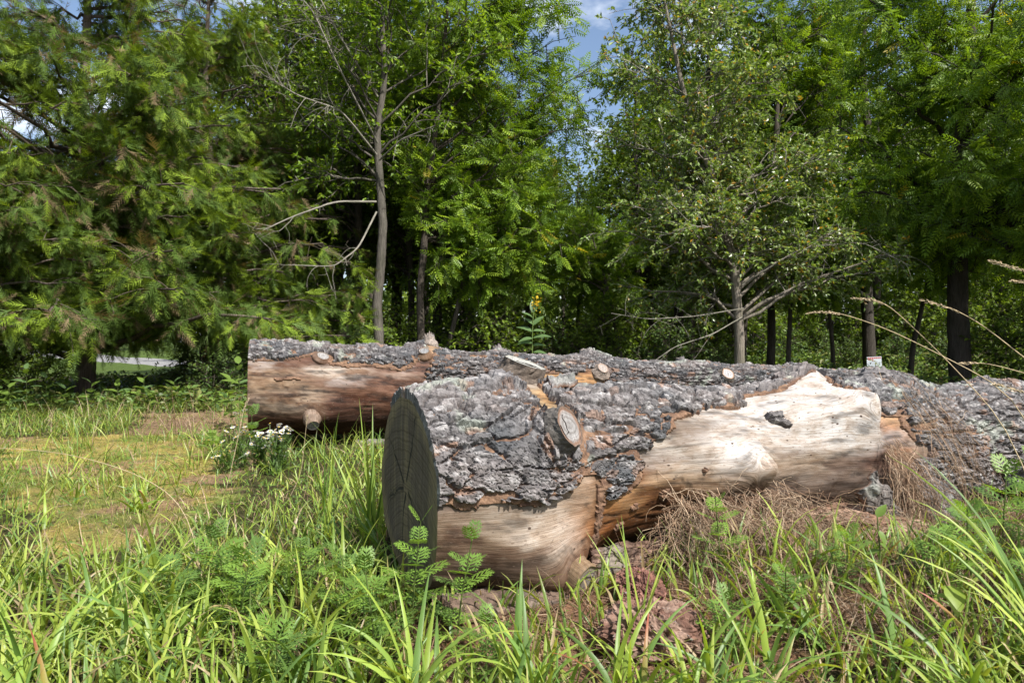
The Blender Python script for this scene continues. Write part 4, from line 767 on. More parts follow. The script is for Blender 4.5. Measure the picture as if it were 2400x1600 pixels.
# --- bushes of the understorey
def bush(seed, W, H, n1, per, tmpl, size, cols, wts):
    return broad(seed, [(0, 0, 0), (0.02, 0, H * .3), (0, 0, H * .6)], [0.03, 0.022, 0.012], [((0, 0, H * .55), (W, W, H * .5), 1)], n1, 6, 5, per, tmpl, size, cols, wts, DARKB, (0.08, 0.065, 0.05), l2=0.5, l3=0.25, lift=0.9, start=(0.05, .95), shell=0.3)
BV = [bush(61, 0.9, 1.9, 16, 5, SL, 0.105, DG, [4, 3, 3]), bush(62, 0.75, 1.2, 14, 5, SL, 0.085, [(0.10, 0.17, 0.04), (0.08, 0.14, 0.04), (0.15, 0.22, 0.045)], [4, 3, 2])]
bp = [None, None]
BT = [(1640, 27.0, 0, 1.6), (1730, 29.5, 0, 1.7), (1830, 34.0, 0, 1.8), (1980, 34.5, 0, 1.7), (2080, 33.5, 0, 1.8), (2240, 30.0, 0, 1.7), (2330, 27.0, 0, 1.5), (1560, 24.0, 0, 1.4), (760, 13.6, 0, 1.0), (815, 12.9, 1, 0.9), (905, 13.6, 0, 0.85), (1000, 14.6, 1, 1.0), (1080, 14.2, 0, 1.05), (1130, 13.2, 0, 0.9), (1185, 15.0, 0, 0.9), (1290, 15.2, 1, 1.1), (1375, 14.4, 0, 0.85), (1440, 16.0, 0, 1.0), (1530, 15.0, 1, 1.0), (1600, 16.5, 0, 0.8),
      (700, 12.2, 1, 0.9), (735, 15.5, 0, 1.2), (1790, 31.0, 1, 1.2), (1885, 33, 1, 1.2), (1955, 20.0, 1, 0.75), (2060, 19.8, 1, 0.85), (2110, 33.0, 0, 0.9), (2290, 15.5, 0, 1.0), (2360, 13.0, 0, 0.9), (2180, 17.0, 1, 0.8), (1660, 14.0, 1, 0.6), (560, 10.6, 1, 0.62), (505, 10.0, 1, 0.55), (430, 11.8, 1, 0.6), (60, 9.6, 0, 0.5), (-40, 9.4, 0, 0.55)]
for q, (px, z, k, sc) in enumerate(BT):
    lab = ['leafy bush growing in the dark understorey of the wood', 'low bush with paler leaves in the understorey'][k]
    lab = ['leafy dark', 'pale leaved low'][k] + ' bush in the ' + depth_words(z) + ' understorey, ' + place_words(px, z)
    if False: lab = ['dark bush at the edge of the sunlit clearing on the right', 'bright green low bush beside the sunlit clearing'][k]
    elif False: lab = ['dark leafy bush under the cedar at the left edge', 'low bush growing in the shade below the cedars'][k]
    if bp[k] is None: bp[k] = plant_tree('understorey_bush', gxy(at(px, z), z), lab, 'bush', 'bushes of the understorey', *BV[k], M_LEAF); bp[k].scale = (sc, sc, sc)
    else: copy_tree(bp[k], gxy(at(px, z), z), q * 1.7, sc, lab, 'bushes of the understorey')

# --- gravel road beyond the cedars
rp = np.array([(-12.0, 27.5), (-13.5, 28.8), (-18, 33), (-30, 46), (-52, 70), (-80, 100)]); T = np.linspace(0, 1, 60); t = np.linspace(0, 1, len(rp)); RC = np.stack([np.interp(T, t, rp[:, 0]), np.interp(T, t, rp[:, 1])], -1)
rd = nrm(np.gradient(RC, axis=0)); rs = np.stack([rd[:, 1], -rd[:, 0]], -1); rv = []
for o_, h_ in ((-1.8, -0.12), (-1.5, 0.05), (-0.8, 0.09), (0, 0.11), (0.8, 0.09), (1.5, 0.05), (1.8, -0.12)):
    p = RC + rs * o_; rv.append(np.stack([p[:, 0], p[:, 1], gz(p[:, 0], p[:, 1]) + h_ + 0.02], -1))
rv = np.stack(rv, 1); mr, nt, out = new_mat('gravel_material'); tc = N(nt, 'ShaderNodeTexCoord'); nn_ = noise(nt, tc.outputs['Object'], 30, 6, .7); prin(nt, out, ramp(nt, nn_, [(.3, (.13, .13, .125)), (.7, (.32, .31, .30))]), .95, .1, bump(nt, nn_, .5, .03))
road = link('gravel_road', mesh('gravel_road', rv, grid_faces(60, 7), mr, smooth=True)); tag(road, kind='structure')

# --- the deep of the wood: one far mass of leaves that nobody could count
rngF = np.random.default_rng(77); K = 20000; a = rngF.uniform(0, 1, K); X = lerp(-13, 62, a); Y = 44 + rngF.uniform(-3, 6, K) + 0.10 * np.abs(X - 15) * -0.6; hgt = 5.2 + 2.2 * fbm(X * 0.25, Y * 0.0 + 3, 5, 3)
gap = np.exp(-((X / Y - 0.10) / 0.06) ** 2); Z = rngF.uniform(0, 1, K) ** 1.15 * hgt
M = frames(nrm(rdir(rngF, K) + np.array([0, 0, -0.3])), rdir(rngF, K) + np.array([0, 0, 0.6])) * rngF.uniform(0.5, 1.0, K)[:, None, None]
v, f = scat(KT[0], KT[1], M, np.stack([X, Y, Z], -1)); fw = Geo(); fw.add(v, f, rep(np.array(DG)[rngF.choice(3, K)] * 0.8, 4))
tag(link('far_woodland', fw.me('far_woodland', M_LEAF)), 'dark mass of leaves deep in the wood behind the trunks', 'woodland', kind='stuff')

# ------------------------------------------------------------------ small plants
def mk_leaf_obj(name, me, parent, p, axis, normal, size):
    o = link(name, me, parent); ax = Vector(axis).normalized(); n = Vector(normal); s = ax.cross(n).normalized(); n = s.cross(ax)
    o.matrix_basis = Matrix.Translation(Vector(p)) @ Matrix((s, ax, n)).transposed().to_4x4() @ Matrix.Diagonal((size, size, size, 1)); return o
def ragweed_leaf(seed, col):
    rng = np.random.default_rng(seed); g = Geo()
    def lobe(p, a, L, W, z):
        d = np.array([math.sin(a), math.cos(a), 0]); s = np.array([d[1], -d[0], 0]); e = np.array([0, 0, -0.12 * L])
        v = np.array([p - s * W * .25, p + s * W * .25, p + d * L * .5 + s * W * .5 + e * .3 + [0, 0, z], p + d * L + e, p + d * L * .5 - s * W * .5 + e * .3 + [0, 0, z]])
        g.add(v, [np.array([(0, 1, 2, 4)]), np.array([(4, 2, 3)])], np.array(col) * rng.uniform(.85, 1.15))
    n = 5
    for i in range(n):
        y = 0.15 + 0.66 * i / (n - 1); L = 0.52 * math.sin(math.pi * (0.30 + 0.55 * i / n)) ; p = np.array([0, y, -0.10 * y * y])
        for s in (-1, 1):
            a = s * math.radians(62 - 5 * i); lobe(p, a, L, 0.085, 0.012); q = p + np.array([math.sin(a), math.cos(a), -0.05]) * L * 0.45
            lobe(q, a + 0.7, L * 0.40, 0.05, 0.008); lobe(q, a - 0.7, L * 0.42, 0.05, 0.008)
            q = p + np.array([math.sin(a), math.cos(a), -0.08]) * L * 0.7; lobe(q, a + 0.6, L * 0.26, 0.035, 0.004); lobe(q, a - 0.6, L * 0.26, 0.035, 0.004)
    lobe(np.array([0, 0.8, -0.07]), 0, 0.32, 0.075, 0.008); lobe(np.array([0, 0.86, -0.08]), 0.6, 0.18, 0.045, 0); lobe(np.array([0, 0.86, -0.08]), -0.6, 0.18, 0.045, 0)
    w = 0.022; g.add(np.array([(-w, 0, 0.004), (w, 0, 0.004), (w * .4, 0.85, -0.06), (-w * .4, 0.85, -0.06)]), np.array([(0, 1, 2, 3)]), np.array(col) * 1.1)
    return g.me('leaf', M_LEAF)
RW = [ragweed_leaf(k, c) for k, c in enumerate([(0.16, 0.27, 0.05), (0.19, 0.31, 0.05), (0.13, 0.22, 0.05)])]
def stem_me(pts, r0, r1, col, k=6, mat=None):
    P = np.array(pts, float); t = np.linspace(0, 1, len(P)); T = np.linspace(0, 1, max(12, len(P) * 3)); Q = np.stack([np.interp(T, t, P[:, a]) for a in range(3)], -1)
    for _ in range(2): Q[1:-1] = (Q[:-2] + Q[2:] + 2 * Q[1:-1]) / 4
    v, f, uv = tube(Q, np.linspace(r0, r1, len(T)), k); g = Geo(); g.add(v, f, col, uv); return g.me('stem', mat or M_LEAF, True), Q
def ragweed(loc, H, label, seed, lean=(0, 0), leaf=0.10, pairs=5):
    pairs += 2
    rng = np.random.default_rng(seed); root = empty('ragweed_plant', loc, label, 'weed', 'ragweed plants around the logs')
    me, Q = stem_me([(0, 0, -0.02), (lean[0] * .3, lean[1] * .3, H * .45), (lean[0], lean[1], H)], 0.0035, 0.0018, (0.13, 0.17, 0.05)); link('stem', me, root)
    for i in range(pairs):
        t = 0.22 + 0.78 * i / (pairs - 1); p = Q[int(t * (len(Q) - 1))]; a0 = i * 1.57 + rng.uniform(-.4, .4); sz = leaf * 0.86 * (0.75 + 0.5 * math.sin(math.pi * min(t, .95))) * rng.uniform(.85, 1.15)
        for s in (0, math.pi):
            a = a0 + s; el = 0.15 + 0.75 * t * (0.6 if i < pairs - 1 else 1.2); d = (math.cos(a) * math.cos(el), math.sin(a) * math.cos(el), math.sin(el))
            mk_leaf_obj('leaf', RW[rng.integers(0, 3)], root, p, d, (0, 0, 1), sz)
    return root
RAG = [  # x, y, height, label
 ((-0.32, 2.17), 0.35, 'ragweed with deeply cut leaves standing against the dark sawn log end', (0.03, 0.0), 0.09, 7), ((-0.17, 2.06), 0.34, 'ragweed in front of the near corner of the front log', (0.05, -0.02), 0.085, 6), ((-0.40, 2.0), 0.26, 'bushy low ragweed left of the front log end, near the bottom', (-.03, 0), 0.10, 6),
 ((-0.07, 1.86), 0.15, 'small ragweed seedling on bare soil below the front log', (0, 0), 0.085, 4), ((-0.52, 2.15), 0.24, 'ragweed among grass just left of the front log end', (-.02, .02), 0.10, 5), ((-0.98, 2.35), 0.22, 'feathery ragweed clump amid grass left of centre bottom, its largest plant', (-.04, 0), 0.12, 6), ((-0.86, 2.15), 0.20, 'ragweed right of the largest feathery clump', (.03, 0), 0.11, 6),
 ((-1.12, 2.2), 0.19, 'ragweed left of the largest feathery clump', (.02, 0), 0.11, 5), ((-0.75, 2.42), 0.20, 'ragweed behind the feathery clump', (0, 0), 0.10, 5), ((-0.62, 1.80), 0.15, 'low ragweed at the bottom edge of the picture, left of centre', (0, 0), 0.10, 5),
 ((0.74, 2.42), 0.28, 'ragweed poking up through the dry tangle against the front log', (-.02, .0), 0.085, 5), ((0.85, 2.12), 0.16, 'ragweed sprig below the dry tangle, right of the red rotten wood', (0, 0), 0.085, 5), ((1.12, 2.28), 0.18, 'ragweed sprig in the brown thatch right of the dry tangle', (0, 0), 0.085, 5), ((0.62, 1.98), 0.14, 'ragweed sprig above the red rotten wood', (0, 0), 0.08, 4),
 ((1.95, 2.72), 0.36, 'tall ragweed by the front log near the right edge', (.02, 0), 0.12, 6), ((2.15, 2.82), 0.38, 'tallest ragweed near the right edge', (.03, 0), 0.12, 6), ((2.02, 2.50), 0.28, 'ragweed lower down at the right edge', (.02, 0), 0.12, 5), ((2.35, 2.95), 0.40, 'ragweed partly cut off by the right edge', (0, 0), 0.12, 6), ((1.75, 2.62), 0.22, 'ragweed left of the tall ones at the right edge', (0, 0), 0.11, 5), ((1.88, 2.36), 0.22, 'shorter ragweed in front of the tall ones at right', (0, 0), 0.11, 5),
 ((-2.02, 5.3), 0.34, 'upright leafy weed growing in front of the rear log left end', (0, 0), 0.13, 6), ((-2.35, 5.35), 0.22, 'leafy weed among the white flowers', (0, 0), 0.12, 5)]
for q, ((x, y), H, lab, ln, lf, pr) in enumerate(RAG): ragweed((x, y, float(gz(x, y))), H, lab, 300 + q, ln, lf, pr)

# tall leafy weed behind the rear log
def ovate(L=1.0, W=0.42, col=(0.12, 0.2, 0.07), name='leaf', seed=0):
    ys = np.linspace(0, 1, 9); wd = W * np.sin(np.pi * np.clip(ys, 0, 1) ** 0.72) ** 0.9 * 0.5; v = []; f = []
    for i, y in enumerate(ys):
        z = -0.22 * y ** 2.2; v += [(-wd[i], y * L, z + wd[i] * .28), (0, y * L, z), (wd[i], y * L, z + wd[i] * .28)]
    for i in range(8):
        a = i * 3; f += [(a, a + 1, a + 4, a + 3), (a + 1, a + 2, a + 5, a + 4)]
    g = Geo(); g.add(np.array(v), np.array(f), col); return g.me(name, M_LEAF, True)
OV = ovate(); OV2 = ovate(1, 0.55, (0.22, 0.30, 0.03)); OV3 = ovate(1, 0.5, (0.145, 0.225, 0.04))
wx, wy = at(1222, 7.35), 7.35; weed = empty('tall_weed', gxy(wx, wy), 'upright weed with paired pale leaves standing behind the rear log', 'weed')
me, Q = stem_me([(0, 0, 0), (0.01, 0, 0.5), (0.0, 0, 1.0), (0.02, 0, 1.36)], 0.008, 0.004, (0.20, 0.28, 0.08)); link('stem', me, weed)
for (h, a, el, sz) in [(0.98, 172, 0.1, 0.17), (0.955, 20, 0.15, 0.15), (1.035, -8, 0.25, 0.20), (1.03, 195, -0.05, 0.17), (1.10, 168, 0.45, 0.19), (1.11, 5, 0.12, 0.14), (1.17, 25, 0.8, 0.17), (1.18, 160, 0.75, 0.13), (1.31, 100, 1.3, 0.15), (1.31, 40, 1.0, 0.13), (1.25, 200, .6, .14), (0.88, -20, 0.1, 0.16)]:
    a = math.radians(a); mk_leaf_obj('leaf', OV, weed, (0.01, -0.005, h - 0.05), (math.cos(a) * math.cos(el), math.sin(a) * math.cos(el) - 0.12, math.sin(el)), (0, -0.5, 1), sz)
g = Geo(); rngY = np.random.default_rng(6); K = 46; p = np.array([0.055, 0.0, 1.37]) + rngY.normal(size=(K, 3)) * np.array([.022, .022, .045]); v, f = scat(*kite(1, .7), frames(rdir(rngY, K), rdir(rngY, K)) * rngY.uniform(.02, .035, K)[:, None, None], p); g.add(v, f, rep(np.array((.62, .42, .02)) * rngY.uniform(.7, 1.2, (K, 1)), 4)); o = link('yellow_flower', g.me('yellow_flower', M_PETAL), weed); o['label'] = 'yellow flower cluster at the top'
# broad-leaved weeds
def broad_weed(loc, label, spec, H, mes, group=None):
    root = empty('broadleaf_weed', loc, label, 'weed', group); me, Q = stem_me([(0, 0, -0.02), (0.01, 0, H * .5), (0, 0, H)], 0.004, 0.002, (0.14, 0.18, 0.06)); link('stem', me, root)
    for k, (t, a, el, sz) in enumerate(spec):
        a = math.radians(a); mk_leaf_obj('leaf', mes[k % len(mes)], root, Q[int(t * (len(Q) - 1))], (math.cos(a) * math.cos(el), math.sin(a) * math.cos(el), math.sin(el)), (0, -0.3, 1), sz)
    return root
ring = [(0.35, 10, .2, .8), (.4, 190, .1, .8), (.55, 100, .3, .9), (.6, 260, .2, .9), (.75, 30, .4, .9), (.8, 200, .4, .9), (.95, 300, .7, .7), (1, 120, .8, .7)]
def rs(k): return [(t, a + k * 37, e, s * k_) for (t, a, e, s) in ring for k_ in (0.2,)]
broad_weed(gxy(at(548, 7.0), 7.0), 'broad leaved weed beside the left end of the rear log', rs(0), 0.75, [OV, OV3])
broad_weed(gxy(at(530, 7.4), 7.4), 'darker broad leaved weed a little left of the rear log end', rs(2), 0.55, [OV3])
for q, (px, z, H) in enumerate([(60, 8.6, .62), (105, 8.9, .5), (150, 8.5, .38), (210, 8.8, .42), (20, 8.3, .45), (270, 9.0, .4), (330, 8.9, .45), (400, 9.3, .4)]):
    broad_weed(gxy(at(px, z), z), 'broad leaved weed at the shady edge below the cedars', rs(q), H, [OV3, OV], 'weeds along the shady edge')
broad_weed((1.30, 2.02, float(gz(1.30, 2.02))), 'yellow green broad leaf plant in the grass at lower right', [(1, 250, -.5, .10), (.9, 80, .3, .07), (.8, 190, .5, .06), (.6, 20, .6, .05)], 0.17, [OV2])
for q, (x, y, H) in enumerate([(1.45, 2.3, .2), (1.6, 2.4, .26), (1.7, 2.2, .2), (2.1, 2.6, .3), (2.25, 2.7, .34)]): ragweed((x, y, float(gz(x, y))), H, 'small ragweed among the grass toward the right edge', 700 + q, (0, 0), .10, 5)
broad_weed((1.22, 2.28, float(gz(1.22, 2.28))), 'slender weed with hanging dark leaves in the thatch at right', [(1, 20, .9, .06), (.9, 300, -.9, .05), (.7, 0, -.6, .06), (.6, 170, -.2, .05)], 0.24, [OV3])
broad_weed((1.62, 2.1, float(gz(1.62, 2.1))), 'weed with one long dark leaf in the right hand grass', [(1, 15, .35, .15), (.7, 200, .3, .06), (.5, 100, .5, .06)], 0.2, [OV3])

# white daisy-like flowers
def flower_parts():
    g = Geo(); n = 22
    for i in range(n):
        a = 2 * math.pi * i / n; d = np.array([math.cos(a), math.sin(a), 0.02]); s = np.array([-d[1], d[0], 0]) * 0.075
        g.add(np.array([d * .3 - s * .6, d * .3 + s * .6, d * .97 + s + [0, 0, -.06 + .05 * (i % 3)], d * .97 - s + [0, 0, -.06 + .05 * (i % 3)]]), np.array([(0, 1, 2, 3)]), (0.80, 0.79, 0.78))
    pet = g.me('petals', M_PETAL); g = Geo(); th = np.linspace(0, 2 * np.pi, 11)[:-1]; v = [np.array([0, 0, .2])]
    for r, z in ((.2, .17), (.36, .08), (.38, -.05)): v += list(np.stack([np.cos(th) * r, np.sin(th) * r, np.full(10, z)], -1))
    f3 = [(0, 1 + i, 1 + (i + 1) % 10) for i in range(10)]; f4 = [(1 + r * 10 + i, 11 + r * 10 + i, 11 + r * 10 + (i + 1) % 10, 1 + r * 10 + (i + 1) % 10) for r in range(2) for i in range(10)]
    g.add(np.array(v), [np.array(f3), np.array(f4)], (0.62, 0.42, 0.03)); return pet, g.me('disc', M_PETAL, True)
PET, DISC = flower_parts(); rngW = np.random.default_rng(9)
FLW = [(540, 948, 1), (530, 972, 1), (545, 976, 1), (520, 990, 0), (512, 1012, 0), (508, 1035, 0), (524, 1040, 0), (536, 1035, 0), (560, 992, 1), (588, 990, 2), (594, 994, 2), (620, 972, 3), (642, 974, 3), (655, 984, 4), (638, 995, 3), (632, 992, 3), (646, 992, 4), (662, 995, 4), (604, 1005, 2), (612, 1000, 2), (622, 1002, 3), (616, 1000, 2), (600, 1012, 2), (640, 1008, 4), (646, 1010, 4), (652, 1006, 4), (590, 1022, 2), (628, 1015, 3), (580, 1014, 2), (592, 1032, 2), (568, 1040, 1), (632, 1040, 3), (644, 1042, 4), (650, 1046, 4), (512, 1050, 0), (640, 978, 4), (600, 998, 2)]
FLW += [(a + rngW.uniform(-34, 30), b + rngW.uniform(-16, 16), c_) for a, b, c_ in FLW + FLW[::2]]
fl_lab = ['leftmost white daisy flower clump before the rear log', 'white daisy flower clump with the highest blooms, touching the rear log edge', 'white daisy flower clump in the middle of the flower patch', 'white daisy flower clump right of the middle of the flower patch', 'rightmost white daisy flower clump, below the round sawn stub']
for k in range(5):
    zc = 4.75 + 0.12 * (k % 3); pts = [(a, b) for a, b, c_ in FLW if c_ == k]; bx = at(np.mean([a for a, b in pts]), zc); bz = float(gz(bx, zc)); root = empty('daisy_plant', (bx, zc, bz), fl_lab[k], 'flower', 'white flowers before the rear log'); lv = Geo()
    sg = Geo()
    for a, b in pts:
        z = zc + rngW.uniform(-.12, .12); p = np.array([at(a, z) - bx, z - zc, 0.9 - (b - 784) / 1568 * z - bz]); r0 = np.array([rngW.uniform(-.05, .05), rngW.uniform(-.05, .05), 0])
        P = bez(r0[None], (r0 * .6 + p * .4 + [0, 0, .05])[None], p[None], 7); v, f = tubes(P, np.full((1, 7), .0022), 4); sg.add(v, f, (0.12, 0.19, 0.05))
        h = link('flower_head', PET, root, tuple(p)); s_ = rngW.uniform(.016, .022); h.scale = (s_, s_, s_); h.rotation_euler = (rngW.uniform(-.1, .7), rngW.uniform(-.4, .4), rngW.uniform(0, 6)); link('disc', DISC, h)
        n = 7; t = rngW.uniform(.05, .75, n); ii_ = (t * 6).astype(int); q = P[0][ii_]; hd = rngW.uniform(0, 6.28, n); v, f, m_ = blades(q, rngW.uniform(.05, .11, n), rngW.uniform(.010, .016, n), hd, rngW.uniform(.5, 1.2, n), rngW.uniform(.2, .8, n), 3, 0); lv.add(v, f, (0.11, 0.19, 0.05))
    link('stems', sg.me('stems', M_LEAF), root); link('leaves', lv.me('leaves', M_LEAF), root)

# grasses with seed heads leaning in from the right
def seed_grass(label, pts, head_len, r=0.0016, w=0.012, col=(0.42, 0.33, 0.20), group='dry grass stalks with seed heads at right'):
    P = np.array(pts, float); root = empty('seed_grass', tuple(P[0]), label, 'grass', group); me, Q = stem_me(P - P[0], r * 1.3, r * .6, col, 5, M_DRY); link('stalk', me, root); rng = np.random.default_rng(int(abs(P[-1][0]) * 9173) % 9999)
    L = np.concatenate([[0], np.cumsum(np.linalg.norm(np.diff(Q, axis=0), axis=1))]); g = Geo(); tot = L[-1]; n = 60; s = tot - head_len * rng.random(n) ** .9
    for si in s:
        p = np.array([np.interp(si, L, Q[:, a]) for a in range(3)]); d = nrm(Q[-1] - Q[-6]); o = rdir(rng, 1)[0]; o = nrm(o - d * (o @ d)); env = math.sin(math.pi * min(1, max(.12, (tot - si) / head_len * .85 + .1))); ax = nrm(d * 1.0 + o * .35); l = rng.uniform(.008, .016)
        M = frames(ax[None], o[None]) * l; v, f = scat(*kite(1, .32), M, (p + o * w * .32 * env * rng.random())[None]); g.add(v, f, np.array((0.50, 0.40, 0.26)) * rng.uniform(.7, 1.2))
    link('seed_head', g.me('seed_head', M_DRY), root); return root
def wp(px, py, z): return (at(px, z), z, 0.9 - (py - 784) / 1568 * z)
seed_grass('dry grass stalk with the leftmost drooping seed head over the far end of the logs', [(1.95, 2.2, gz(1.95, 2.2)), wp(2352, 915, 2.25), wp(2200, 835, 2.3), wp(2050, 760, 2.3), wp(1960, 728, 2.3), wp(1915, 717, 2.3), wp(1858, 718, 2.3)], .11)
seed_grass('dry grass stalk whose bent seed head stands highest left of the dark trunk', [(1.75, 2.1, gz(1.75, 2.1)), wp(2330, 1000, 2.2), wp(2230, 885, 2.25), wp(2160, 812, 2.25), wp(2090, 745, 2.25), wp(2040, 700, 2.25), wp(2005, 688, 2.25), wp(1958, 685, 2.25)], .12)
seed_grass('dry grass stalk with a thick seed head in front of the dark trunk', [(2.1, 2.25, gz(2.1, 2.25)), wp(2400, 855, 2.2), wp(2350, 820, 2.2), wp(2260, 748, 2.2), wp(2190, 708, 2.2), wp(2118, 690, 2.2)], .13, r=.002, w=.016)
seed_grass('dry grass seed head entering high at the right edge', [(2.2, 2.1, gz(2.2, 2.1)), wp(2460, 680, 2.1), wp(2400, 645, 2.1), wp(2340, 615, 2.1), wp(2274, 600, 2.1)], .12, w=.016)
seed_grass('short dry seed head at the right edge just below the highest one', [(2.3, 2.2, gz(2.3, 2.2)), wp(2470, 680, 2.2), wp(2400, 655, 2.2), wp(2322, 644, 2.2)], .08, w=.014)
seed_grass('dry grass stalk with a small flat seed head low beside the sign', [(2.2, 2.4, gz(2.2, 2.4)), wp(2400, 870, 2.35), wp(2330, 850, 2.35), wp(2260, 832, 2.35), wp(2205, 835, 2.35)], .07)
seed_grass('pale blurred seed head near the right edge above the far end of the front log', [(2.0, 1.9, gz(2.0, 1.9)), wp(2440, 930, 1.9), wp(2380, 908, 1.9), wp(2320, 892, 1.9), wp(2285, 882, 1.9)], .09, w=.016)
seed_grass('single dry stem arching over the moss from the left edge', [(-1.05, 2.35, gz(-1.05, 2.35)), wp(440, 1200, 2.45), wp(390, 1130, 2.45), wp(300, 1082, 2.45), wp(180, 1046, 2.4), wp(60, 1030, 2.4), wp(-60, 1028, 2.4)], .03, r=.0013, w=.004, group=None)
seed_grass('thin dry grass stalk before the left end of the rear log', [(-1.7, 3.9, gz(-1.7, 3.9)), wp(515, 1150, 3.9), wp(548, 1000, 3.95), wp(560, 935, 4.0), wp(572, 916, 4.0)], .07, group=None)
seed_grass('thin dry grass stalk right of the white flowers', [(-1.28, 3.9, gz(-1.28, 3.9)), wp(692, 1090, 3.9), wp(700, 1010, 3.9), wp(706, 955, 3.9)], .05, group=None)

# ------------------------------------------------------------------ loose bark, rotten wood, sign
def slab(name, label, cat, P0, ex, ey, ez, L, W, th, curl, seed, col, lich=0.3, group=None, crumb=0.0):
    nu, nv = 90, 46; u = np.linspace(-.5, .5, nu); v_ = np.linspace(-.5, .5, nv); U, V = np.meshgrid(u, v_, indexing='ij'); rng = np.random.default_rng(seed)
    edge = 1 + 0.22 * fbm(U * 7, V * 0 + seed, seed, 3); x = U * L * (1 + .08 * fbm(V * 8, V * 0 + 3, seed + 1, 3)); y = V * W * edge; z = curl * (0.25 - V ** 2) * W + 0.03 * fbm(U * 3, V * 3, seed + 2, 3)
    f1, f2, cx, cy_, cid = worley(x / .05 + .3 * fbm(x * 20, y * 20, 3, 2), y / .03, seed + 3); h = th * (.6 + .8 * cid) * (.5 + .5 * sstep(0, .1, f2 - f1)) + crumb * fbm(x * 30, y * 30, seed + 7, 4)
    top = np.array(P0) + x[..., None] * np.array(ex) + y[..., None] * np.array(ey) + (z + h)[..., None] * np.array(ez); bot = np.array(P0) + x[..., None] * np.array(ex) + y[..., None] * np.array(ey) + (z - .008 + .006 * fbm(x * 25, y * 25, seed + 9, 2))[..., None] * np.array(ez)
    g = Geo(); c = np.array(col) * (.6 + .8 * cid)[..., None]; c = lerp(c, np.array((.34, .38, .33)), (lich * sstep(.1, .4, fbm(x * 9, y * 9, seed + 5, 3)))[..., None])
    gf_ = grid_faces(nu, nv); n = nu * nv; rim = np.concatenate([np.arange(nv), np.arange(1, nu) * nv + nv - 1, (nu - 1) * nv + np.arange(nv - 2, -1, -1), np.arange(nu - 2, 0, -1) * nv]); r2 = np.roll(rim, -1)
    g.add(np.concatenate([top.reshape(-1, 3), bot.reshape(-1, 3)]), [gf_, gf_[:, ::-1] + n, np.stack([rim, rim + n, r2 + n, r2], -1)], np.concatenate([c.reshape(-1, 3), np.tile(np.array((.16, .085, .05)), (n, 1))]))
    return tag(link(name, g.me(name, M_BARK)), label, cat, group)
dA, nA = LA.d, LA.n
def on_ground(u, out, h): return LA.P + dA * u + nA * out + np.array([0, 0, h])
slab('bark_slab', 'curled bark slab propped under the front log right of its lowest stub', 'bark', on_ground(0.80, .36, .085), dA, nrm(nA * .55 + np.array([0, 0, -.85])), nrm(nA * .85 + np.array([0, 0, .55])), .42, .12, .012, .25, 4, (.12, .075, .055), .22)
slab('bark_slab', 'flat bark slab lying on the soil under the near end of the front log', 'bark', on_ground(0.33, .34, .02), dA, nrm(nA + np.array([0, 0, -.15])), np.array([0, 0, 1.]), .62, .20, .014, .1, 5, (.10, .068, .05), .08)
slab('bark_slab', 'lichen covered bark slab leaning on the front log below its orange patch', 'bark', on_ground(2.05, .44, .16), nrm(dA * .6 + np.array([0, 0, -.8])), nrm(dA * .8 + np.array([0, 0, .6])), nrm(nA + np.array([0, 0, .3])), .30, .15, .016, .5, 6, (.12, .105, .095), .35)
slab('bark_slab', 'grey bark slab lying against the front log right of its orange patch', 'bark', on_ground(2.50, .42, .14), nrm(dA + np.array([0, 0, -.2])), nrm(nA * .4 + np.array([0, 0, -.9])), nrm(nA * .9 + np.array([0, 0, .4])), .36, .22, .016, .4, 7, (.125, .112, .105), .25)
slab('bark_slab', 'grey bark slab on the ground along the foot of the rear log', 'bark', LB.P + LB.d * 1.15 + LB.n * .42 + np.array([0, 0, .02]), LB.d, nrm(LB.n + np.array([0, 0, -.2])), np.array([0, 0, 1.]), 0.55, .13, .012, .15, 8, (.11, .09, .08), .15)
slab('bark_slab', 'short loose bark flake lifted beside the stump on top of the front log', 'bark', LA.pos(np.array([.62]), np.array([math.radians(12)]), np.array([.40]))[0], nrm(dA * .8 + np.array([0, 0, .1])), nrm(nA * .9 + np.array([0, 0, -.3])), np.array([0, 0, 1.]), .12, .07, .010, .3, 9, (.17, .155, .15), .2)
slab('bark_slab', 'dark lip of bark curling over the pale nub on top of the front log', 'bark', LA.pos(np.array([2.03]), np.array([math.radians(-2)]), np.array([.405]))[0], nrm(dA + np.array([0, 0, .25])), nrm(nA * .95 + np.array([0, 0, -.25])), np.array([0, 0, 1.]), .22, .10, .012, .5, 10, (.12, .105, .10), .1)
# red crumbling wood
def chunk(label, cen, rad, seed, col, col2):
    th = np.linspace(0, 2 * np.pi, 120); ph = np.linspace(0.02, np.pi - .02, 70); A, B = np.meshgrid(ph, th, indexing='ij'); x = np.sin(A) * np.cos(B); y = np.sin(A) * np.sin(B); z = np.cos(A); w = .5 - .5 * np.cos(B)
    def nz(s, sd): return fbm(x * s + 3, y * s + z * s * .8, sd, 4) * .6 + fbm(z * s, x * s - y * s * .5, sd + 9, 4) * .4
    f1, f2, _, _, cid = worley((x + z * .3) * 7 + 2, (y - z * .6) * 7, seed + 2); r = 1 + .34 * nz(1.6, seed) + .20 * nz(6, seed + 4) + .14 * (cid - .5) + .12 * nz(20, seed + 6)
    c = lerp(np.array(col), np.array(col2), sstep(-.15, .25, nz(3, seed + 1))[..., None]) * (.75 + .5 * cid)[..., None]
    v = np.array(cen) + np.stack([x * r * rad[0], y * r * rad[1], z * r * rad[2]], -1); g = Geo(); g.add(v, grid_faces(70, 120), c.reshape(-1, 3)); return tag(link('rotten_wood', g.me('rotten_wood', M_BARK)), label, 'wood')
